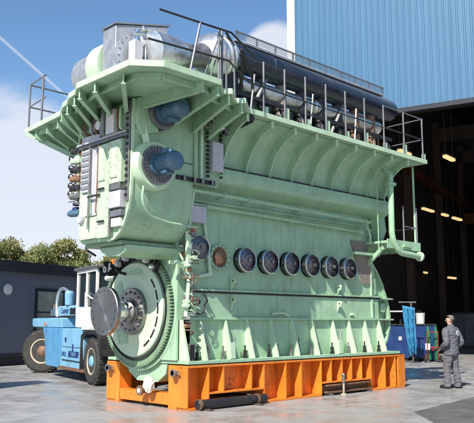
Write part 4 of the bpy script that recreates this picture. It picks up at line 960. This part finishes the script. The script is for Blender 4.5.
# ------------------------------------------------------------------ stand-in crate added out of frame to cast the ground shadow at left
t=thing('shadow_crate','tall slatted wooden crate added out of view on the left to cast a ground shadow','crate',(-1.3,6.9,0))
MB().box(-1.75,-.62,6.5,7.3,.1,2.0).build('body','wood',t)
for z in (.12,.5,.9,1.3,1.7): MB().box(-1.77,-.6,6.475,6.498,z,z+.25).build('board','taupe',t)
for x in (-1.7,-1.2,-.75): MB().box(x,x+.1,6.5,7.3,0,.098).build('skid','wood',t)
MB().box(-1.78,-.59,6.46,7.33,2.002,2.05).build('lid','taupe',t)

# ------------------------------------------------------------------ trees
def tree(loc,h,wd,seed,lab,mat,n=13000,lean=0):
    rnd=random.Random(seed); t=thing('leafy_tree',lab,'tree',loc,0,'trees behind the grey cabin',world=False)
    tr=MB().tube([(0,0,0),(.1,.05,h*.25),(.0,.1,h*.5),(.1,0,h*.75)],[.22,.17,.12,.05],8)
    cl=[]
    for k in range(26):
        a=rnd.uniform(0,2*PI); rr=rnd.uniform(.1,1)*wd*.5; z=h*rnd.uniform(.42,.93); rr*=(1.15-((z/h-.6)/.5)**2)
        c=V((rr*math.cos(a)+lean*z/h,rr*math.sin(a),z)); cl.append((c,rnd.uniform(.5,1.0)*wd*.19))
        tr.tube([(0,.05,h*rnd.uniform(.2,.5)),c*.6+V((0,0,h*.2)),c],[.08,.05,.02],6)
    tr.build('trunk','bark',t,world=False)
    lf=MB()
    for i in range(n):
        c,r=rnd.choice(cl); d=V((rnd.gauss(0,1),rnd.gauss(0,1),rnd.gauss(0,.75))); d=d.normalized()*r*(rnd.random()**.4)*rnd.uniform(.7,1.25)
        p=c+d; s=rnd.uniform(.045,.1); e=Euler((rnd.uniform(0,6),rnd.uniform(0,6),rnd.uniform(0,6))).to_matrix()
        q=[p+e@V(v)*s for v in ((-1,-.55,0),(1,-.55,.1),(1.1,.55,0),(-.9,.6,.15))]
        lf.face([lf.bm.verts.new(v) for v in q])
    lf.build('crown',mat,t,world=False,smooth=False)
TR=[((17.3,47.7,0),8.8,6.0,1,'broad olive green tree at the left picture edge behind the cabin','leaf'),
    ((19.2,46.2,0),9.3,5.5,2,'tallest yellowish tree, second from the left behind the cabin roof','leaf2'),
    ((20.9,44.5,0),8.3,5.0,3,'rounded tree, third from the left behind the cabin roof','leaf'),
    ((22.3,43.2,0),8.7,4.0,4,'narrow yellow green tree, fourth from the left behind the cabin roof','leaf2'),
    ((23.4,42.2,0),7.4,4.2,5,'low tree just left of the engine behind the forklift cab','leaf'),
    ((25.4,40.6,0),7.3,4.6,6,'low tree seen between the forklift cab and the engine','leaf2'),
    ((18.3,47.6,0),8.2,5.5,11,'low olive tree filling the gap between the two leftmost trees','leaf'),
    ((20.3,46.2,0),8.0,5.0,12,'broad low tree behind the tallest yellowish tree','leaf2'),
    ((21.9,45.0,0),7.6,4.8,13,'low dark tree behind the narrow yellow green tree','leaf'),
    ((14.5,49.5,0),8.6,5.5,8,'dark green tree farthest left, mostly outside the picture','leaf')]
for a in TR: tree(*a)

# ------------------------------------------------------------------ person
def skin_obj(name,pts,edges,rad,mat,parent,sub=2,root=0):
    me=bpy.data.meshes.new(name); me.from_pydata([tuple(p) for p in pts],edges,[]); o=bpy.data.objects.new(name,me); col.objects.link(o)
    m_=o.modifiers.new('skin','SKIN'); m_.use_smooth_shade=True
    for i,r in enumerate(rad):
        sv=me.skin_vertices[0].data[i]; sv.radius=(r,r) if not isinstance(r,tuple) else r; sv.use_root=(i==root)
    s_=o.modifiers.new('sub','SUBSURF'); s_.levels=sub; s_.render_levels=sub
    me.materials.append(M[mat]); o.parent=parent; return o
# local: person faces +x, y left, z up
pang=math.atan2(.96,.1)
hang=math.radians(38)
man=thing('person','standing man in grey work jacket and trousers, seen from behind, head turned left','person',(7.56,-1.02,0),pang,world=False)
P=[];Eg=[];Rd=[]
def j(p,r,par=None):
    P.append(V(p));Rd.append(r)
    if par is not None: Eg.append((par,len(P)-1))
    return len(P)-1
pel=j((0,0,.95),.1); wst=j((0,0,1.1),.1,pel); chs=j((-.01,0,1.3),.1,wst); nk0=j((-.02,0,1.44),.06,chs); nk=j((0,0,1.53),.055,nk0); hd0=j((.015,0,1.59),.07,nk); hd1=j((.02,0,1.66),.088,hd0); hd2=j((.01,0,1.71),.072,hd1)
arms=[]
for s in (1,-1):
    sh_=j((-.01,s*.17,1.37),.045,chs); el=j((-.09,s*.3,1.11),.04,sh_); wr=j((.15,s*.185,.965),.03,el); pm=j((.2,s*.14,.93),.032,wr); arms.append(pm)
    for k in range(4):
        l=[.06,.075,.07,.055][k]
        a=j((.225,s*(.165-.017*k),.925-.004*k),.0095,pm); b_=j((.225+l*.6,s*(.16-.017*k),.905),.009,a); j((.225+l*.75,s*(.155-.016*k),.875),.008,b_)
    a=j((.19,s*.1,.94),.011,pm); j((.225,s*.085,.93),.009,a)
    fo=.05 if s==1 else -.04; hp2=j((0,s*.085,.86),.07,pel); kn=j((.02+fo*.7,s*.115,.5),.05,hp2); an=j((-.02+fo,s*.145,.12),.036,kn); 
    j((.06+fo,s*.155,.05),.03,an)
body=skin_obj('body',P,Eg,Rd,'skin',man,2,pel)
# face details; the head is turned to the left of the body
HM=Matrix.Rotation(hang,4,'Z')
def hb(mb,name,mat,bevel=0):
    mb.bm.transform(HM); return mb.build(name,mat,man,bevel,True,world=False)
hb(MB().prism([(.095,1.62),(.114,1.619),(.11,1.63),(.095,1.66)],'y',-.011,.011),'nose','skin',.006)
for sd in (1,-1):
    hb(MB().ball((.0,sd*.083,1.638),.026,10,(.8,.35,1.3)),'ear','skin')
    hb(MB().ball((.093,sd*.032,1.662),.007,8),'eye','hair')
hb(MB().ball((.1,0,1.598),.016,8,(.4,1,.22)),'mouth','copper')
hr=MB().ball((-.008,0,1.684),.1,24,(1.03,.92,.88))
for v in hr.bm.verts[:]:
    if v.co.x>.02 and v.co.z<1.738: v.co.x=.02-(1.738-v.co.z)*.35
    if v.co.z<1.63: v.co.y*=.9; v.co.x=min(v.co.x,-.02)
    v.co+=V(v.co-V((0,0,1.68))).normalized()*.009*mn.noise(v.co*45)
hb(hr,'hair','hair')
def loft(mb,keys,n=28,sub=6,amp=.01,fs=9,seed=0):
    ks=[(V(k[0]),k[1],k[2]) for k in keys]; rings=[]; m_=len(ks)
    def cr4(a,b,c,d,t): return .5*((2*b)+(c-a)*t+(2*a-5*b+4*c-d)*t*t+(-a+3*b-3*c+d)*t**3)
    S=[]
    for i in range(m_-1):
        a=ks[max(i-1,0)];b=ks[i];c=ks[i+1];d=ks[min(i+2,m_-1)]
        for q in range(sub):
            t=q/sub; S.append((V([cr4(a[0][w],b[0][w],c[0][w],d[0][w],t) for w in range(3)]),cr4(a[1],b[1],c[1],d[1],t),cr4(a[2],b[2],c[2],d[2],t)))
    S.append(ks[-1])
    for i,(p,rx,ry) in enumerate(S):
        t=(S[min(i+1,len(S)-1)][0]-S[max(i-1,0)][0]).normalized(); e1=V((1,0,0)); e1=(e1-t*e1.dot(t)).normalized(); e2=t.cross(e1); R=[]
        for k in range(n):
            a=2*PI*k/n; d=e1*math.cos(a)*rx+e2*math.sin(a)*ry; w=p+d; nz=mn.noise(V((w.x*fs,w.y*fs,w.z*fs*1.9+seed)))+.5*mn.noise(V((w.x*fs*2.3,w.y*fs*2.3,w.z*fs*4+seed)))
            R.append(mb.bm.verts.new(w+d.normalized()*nz*amp))
        rings.append(R)
    for A,B in zip(rings,rings[1:]):
        for k in range(n): mb.face([A[k],A[(k+1)%n],B[(k+1)%n],B[k]])
    mb.face(rings[0][::-1]); mb.face(rings[-1]); return mb
jk=MB(); loft(jk,[((.0,0,.8),.15,.205),((.0,0,.83),.165,.222),((0,0,.92),.165,.22),((0,0,1.05),.16,.205),((-.01,0,1.2),.165,.215),((-.015,0,1.32),.165,.23),((-.015,0,1.4),.145,.225),((-.015,0,1.45),.11,.16),((-.01,0,1.49),.08,.092),((.0,0,1.535),.07,.075)],44,9,.02,12)
for sd in (1,-1):
    loft(jk,[((-.01,sd*.15,1.4),.09,.09),((-.02,sd*.22,1.36),.088,.085),((-.06,sd*.28,1.22),.078,.074),((-.09,sd*.3,1.11),.075,.07),((-.02,sd*.285,1.05),.07,.066),((.07,sd*.24,1.0),.06,.058),((.15,sd*.19,.965),.05,.048)],26,7,.017,13,seed=sd)
jk.build('jacket','jacket',man,world=False)
tr_=MB()
loft(tr_,[((0,0,.97),.13,.17),((0,0,.88),.14,.18),((0,0,.8),.13,.19)],28,4,.006)
for sd,fx_ in ((1,.05),(-1,-.04)):
    loft(tr_,[((0,sd*.085,.86),.12,.105),((.01+fx_*.3,sd*.1,.68),.108,.1),((.025+fx_*.7,sd*.115,.5),.09,.088),((.0+fx_,sd*.13,.3),.085,.082),((-.015+fx_,sd*.145,.12),.082,.08),((-.01+fx_,sd*.15,.045),.09,.084)],30,9,.02,fs=11,seed=3*sd)
tr_.build('trousers','trouser',man,world=False)
for sd,fx_ in ((1,.05),(-1,-.04)):
    MB().tube([(-.09+fx_,sd*.15,.045),(-.03+fx_,sd*.152,.06),(.07+fx_,sd*.155,.05),(.17+fx_,sd*.165,.035),(.2+fx_,sd*.167,.03)],[.04,.055,.055,.042,.02],14).build('shoe','shoe',man,world=False)
bd=MB().lathe((-.172,-.05,1.33),(-1,-.12,.1),[(0,.062),(.01,.062),(.012,.04)],28).build('back_badge','white',man,world=False)
MB().lathe((-.183,-.051,1.331),(-1,-.12,.1),[(0,.034),(.005,.032)],20).build('badge_centre','jacket',bd,world=False)
ph=thing('hand_tool','small dark tool held in front by the standing man','tool',(7.4,-.8,.9),pang,world=False)
MB().box(.0,.1,-.05,.14,-.03,.03).cyl((.05,.14,0),(.05,.3,0),.012).build('handle','dark',ph,world=False,bevel=.006)
MB().cyl((.05,.3,0),(.05,.36,0),.022).build('tip','red',ph,world=False)
ph.location=V((7.56,-1.02,.93))+Matrix.Rotation(pang,3,'Z')@V((.22,0,0))

# ------------------------------------------------------------------ camera / light / world
cam=bpy.data.cameras.new('camera'); co=bpy.data.objects.new('camera',cam); col.objects.link(co)
co.location=(-8.4885,-10.1686,1.6); co.rotation_euler=(math.radians(90+8.871),0,math.radians(46.229-90)); cam.lens=53.77; cam.sensor_width=36; cam.clip_end=2000
scn.camera=co
ldir=V((.98,.40,-1)).normalized()
sun=bpy.data.lights.new('sun','SUN'); sun.energy=5.0; sun.angle=math.radians(.53); sun.color=(1,.95,.87); so=bpy.data.objects.new('sun',sun); col.objects.link(so); so.rotation_euler=ldir.to_track_quat('-Z','Y').to_euler()
w=bpy.data.worlds.new('World'); scn.world=w; w.use_nodes=True; nt=w.node_tree; N=nt.nodes; L=nt.links
for n in list(N): N.remove(n)
out=N.new('ShaderNodeOutputWorld'); bg=N.new('ShaderNodeBackground'); sky=N.new('ShaderNodeTexSky'); sky.sky_type='NISHITA'; sky.sun_disc=False
sky.sun_elevation=math.asin(-ldir.z); sky.sun_rotation=math.atan2(-ldir.x,-ldir.y); sky.air_density=1.0; sky.dust_density=.1; sky.ozone_density=1.2
bg.inputs['Strength'].default_value=.095
hs_=N.new('ShaderNodeHueSaturation'); hs_.inputs['Saturation'].default_value=1.17; hs_.inputs['Value'].default_value=1.22; L.new(sky.outputs[0],hs_.inputs['Color']); L.new(hs_.outputs[0],bg.inputs[0])
tc=N.new('ShaderNodeTexCoord'); 
mp=N.new('ShaderNodeMapping'); mp.inputs['Scale'].default_value=(1,1,2.2); L.new(tc.outputs['Generated'],mp.inputs[0])
n1=N.new('ShaderNodeTexNoise'); n1.inputs['Scale'].default_value=3.1; n1.inputs['Detail'].default_value=9; n1.inputs['Roughness'].default_value=.55; n1.inputs['Distortion'].default_value=.3; L.new(mp.outputs[0],n1.inputs['Vector'])
sep=N.new('ShaderNodeSeparateXYZ'); L.new(tc.outputs['Generated'],sep.inputs[0])
# more cloud near the horizon
el=N.new('ShaderNodeMapRange'); el.interpolation_type='SMOOTHSTEP'; L.new(sep.outputs['Z'],el.inputs[0]); el.inputs[1].default_value=.08; el.inputs[2].default_value=.42; el.inputs[3].default_value=.27; el.inputs[4].default_value=-.16
ad=N.new('ShaderNodeMath'); ad.operation='ADD'; L.new(n1.outputs['Fac'],ad.inputs[0]); L.new(el.outputs[0],ad.inputs[1])
pd=N.new('ShaderNodeVectorMath'); pd.operation='DOT_PRODUCT'; L.new(tc.outputs['Generated'],pd.inputs[0]); pd.inputs[1].default_value=V((0,0,1))
CLOUDS=[(276,52,3.6,.42),(262,60,2.4,.2),(15,215,8,.25),(5,130,6,.2),(60,235,6,.12)]
def dirpx(px,py):
    f=708.;x=(px-237)/f;y=-(py-211.5)/f; R_=co.rotation_euler.to_matrix(); return (R_@V((x,y,-1))).normalized()
for (qx,qy,dg,am) in CLOUDS:
    pd=N.new('ShaderNodeVectorMath'); pd.operation='DOT_PRODUCT'; L.new(tc.outputs['Generated'],pd.inputs[0]); pd.inputs[1].default_value=dirpx(qx,qy)
    pr=N.new('ShaderNodeMapRange'); pr.interpolation_type='SMOOTHSTEP'; L.new(pd.outputs['Value'],pr.inputs[0]); pr.inputs[1].default_value=math.cos(math.radians(dg)); pr.inputs[2].default_value=1; pr.inputs[3].default_value=0; pr.inputs[4].default_value=am
    a2=N.new('ShaderNodeMath'); a2.operation='ADD'; L.new(ad.outputs[0],a2.inputs[0]); L.new(pr.outputs[0],a2.inputs[1]); ad=a2
cm=N.new('ShaderNodeMapRange'); cm.interpolation_type='SMOOTHSTEP'; L.new(ad.outputs[0],cm.inputs[0]); cm.inputs[1].default_value=.55; cm.inputs[2].default_value=.76; cm.inputs[3].default_value=0; cm.inputs[4].default_value=.88
# contrail: thin line in the sky between two directions
def dirpx(px,py):
    f=708.;x=(px-237)/f;y=-(py-211.5)/f; R_=co.rotation_euler.to_matrix(); return (R_@V((x,y,-1))).normalized()
a_=dirpx(-5,33); b_=dirpx(66,96); nrm=a_.cross(b_).normalized(); mid=((a_+b_)/2).normalized(); half=a_.angle(b_)/2
dt=N.new('ShaderNodeVectorMath'); dt.operation='DOT_PRODUCT'; L.new(tc.outputs['Generated'],dt.inputs[0]); dt.inputs[1].default_value=nrm
ab=N.new('ShaderNodeMath'); ab.operation='ABSOLUTE'; L.new(dt.outputs['Value'],ab.inputs[0])
ln=N.new('ShaderNodeMapRange'); ln.interpolation_type='SMOOTHSTEP'; L.new(ab.outputs[0],ln.inputs[0]); ln.inputs[1].default_value=.0; ln.inputs[2].default_value=.0032; ln.inputs[3].default_value=.5; ln.inputs[4].default_value=0
dm=N.new('ShaderNodeVectorMath'); dm.operation='DOT_PRODUCT'; L.new(tc.outputs['Generated'],dm.inputs[0]); dm.inputs[1].default_value=mid
lm=N.new('ShaderNodeMapRange'); L.new(dm.outputs['Value'],lm.inputs[0]); lm.inputs[1].default_value=math.cos(half*1.15); lm.inputs[2].default_value=math.cos(half*.8); lm.inputs[3].default_value=0; lm.inputs[4].default_value=1
ml=N.new('ShaderNodeMath'); ml.operation='MULTIPLY'; L.new(ln.outputs[0],ml.inputs[0]); L.new(lm.outputs[0],ml.inputs[1])
mxm=N.new('ShaderNodeMath'); mxm.operation='MAXIMUM'; L.new(ml.outputs[0],mxm.inputs[0]); L.new(cm.outputs[0],mxm.inputs[1])
bc=N.new('ShaderNodeBackground'); bc.inputs[0].default_value=(.87,.9,1,1); bc.inputs[1].default_value=.66
ms_=N.new('ShaderNodeMixShader'); L.new(mxm.outputs[0],ms_.inputs[0]); L.new(bg.outputs[0],ms_.inputs[1]); L.new(bc.outputs[0],ms_.inputs[2]); L.new(ms_.outputs[0],out.inputs[0])
scn.view_settings.view_transform='Standard'; scn.view_settings.look='None'; scn.view_settings.gamma=1; scn.view_settings.exposure=.52; scn.view_settings.use_curve_mapping=False
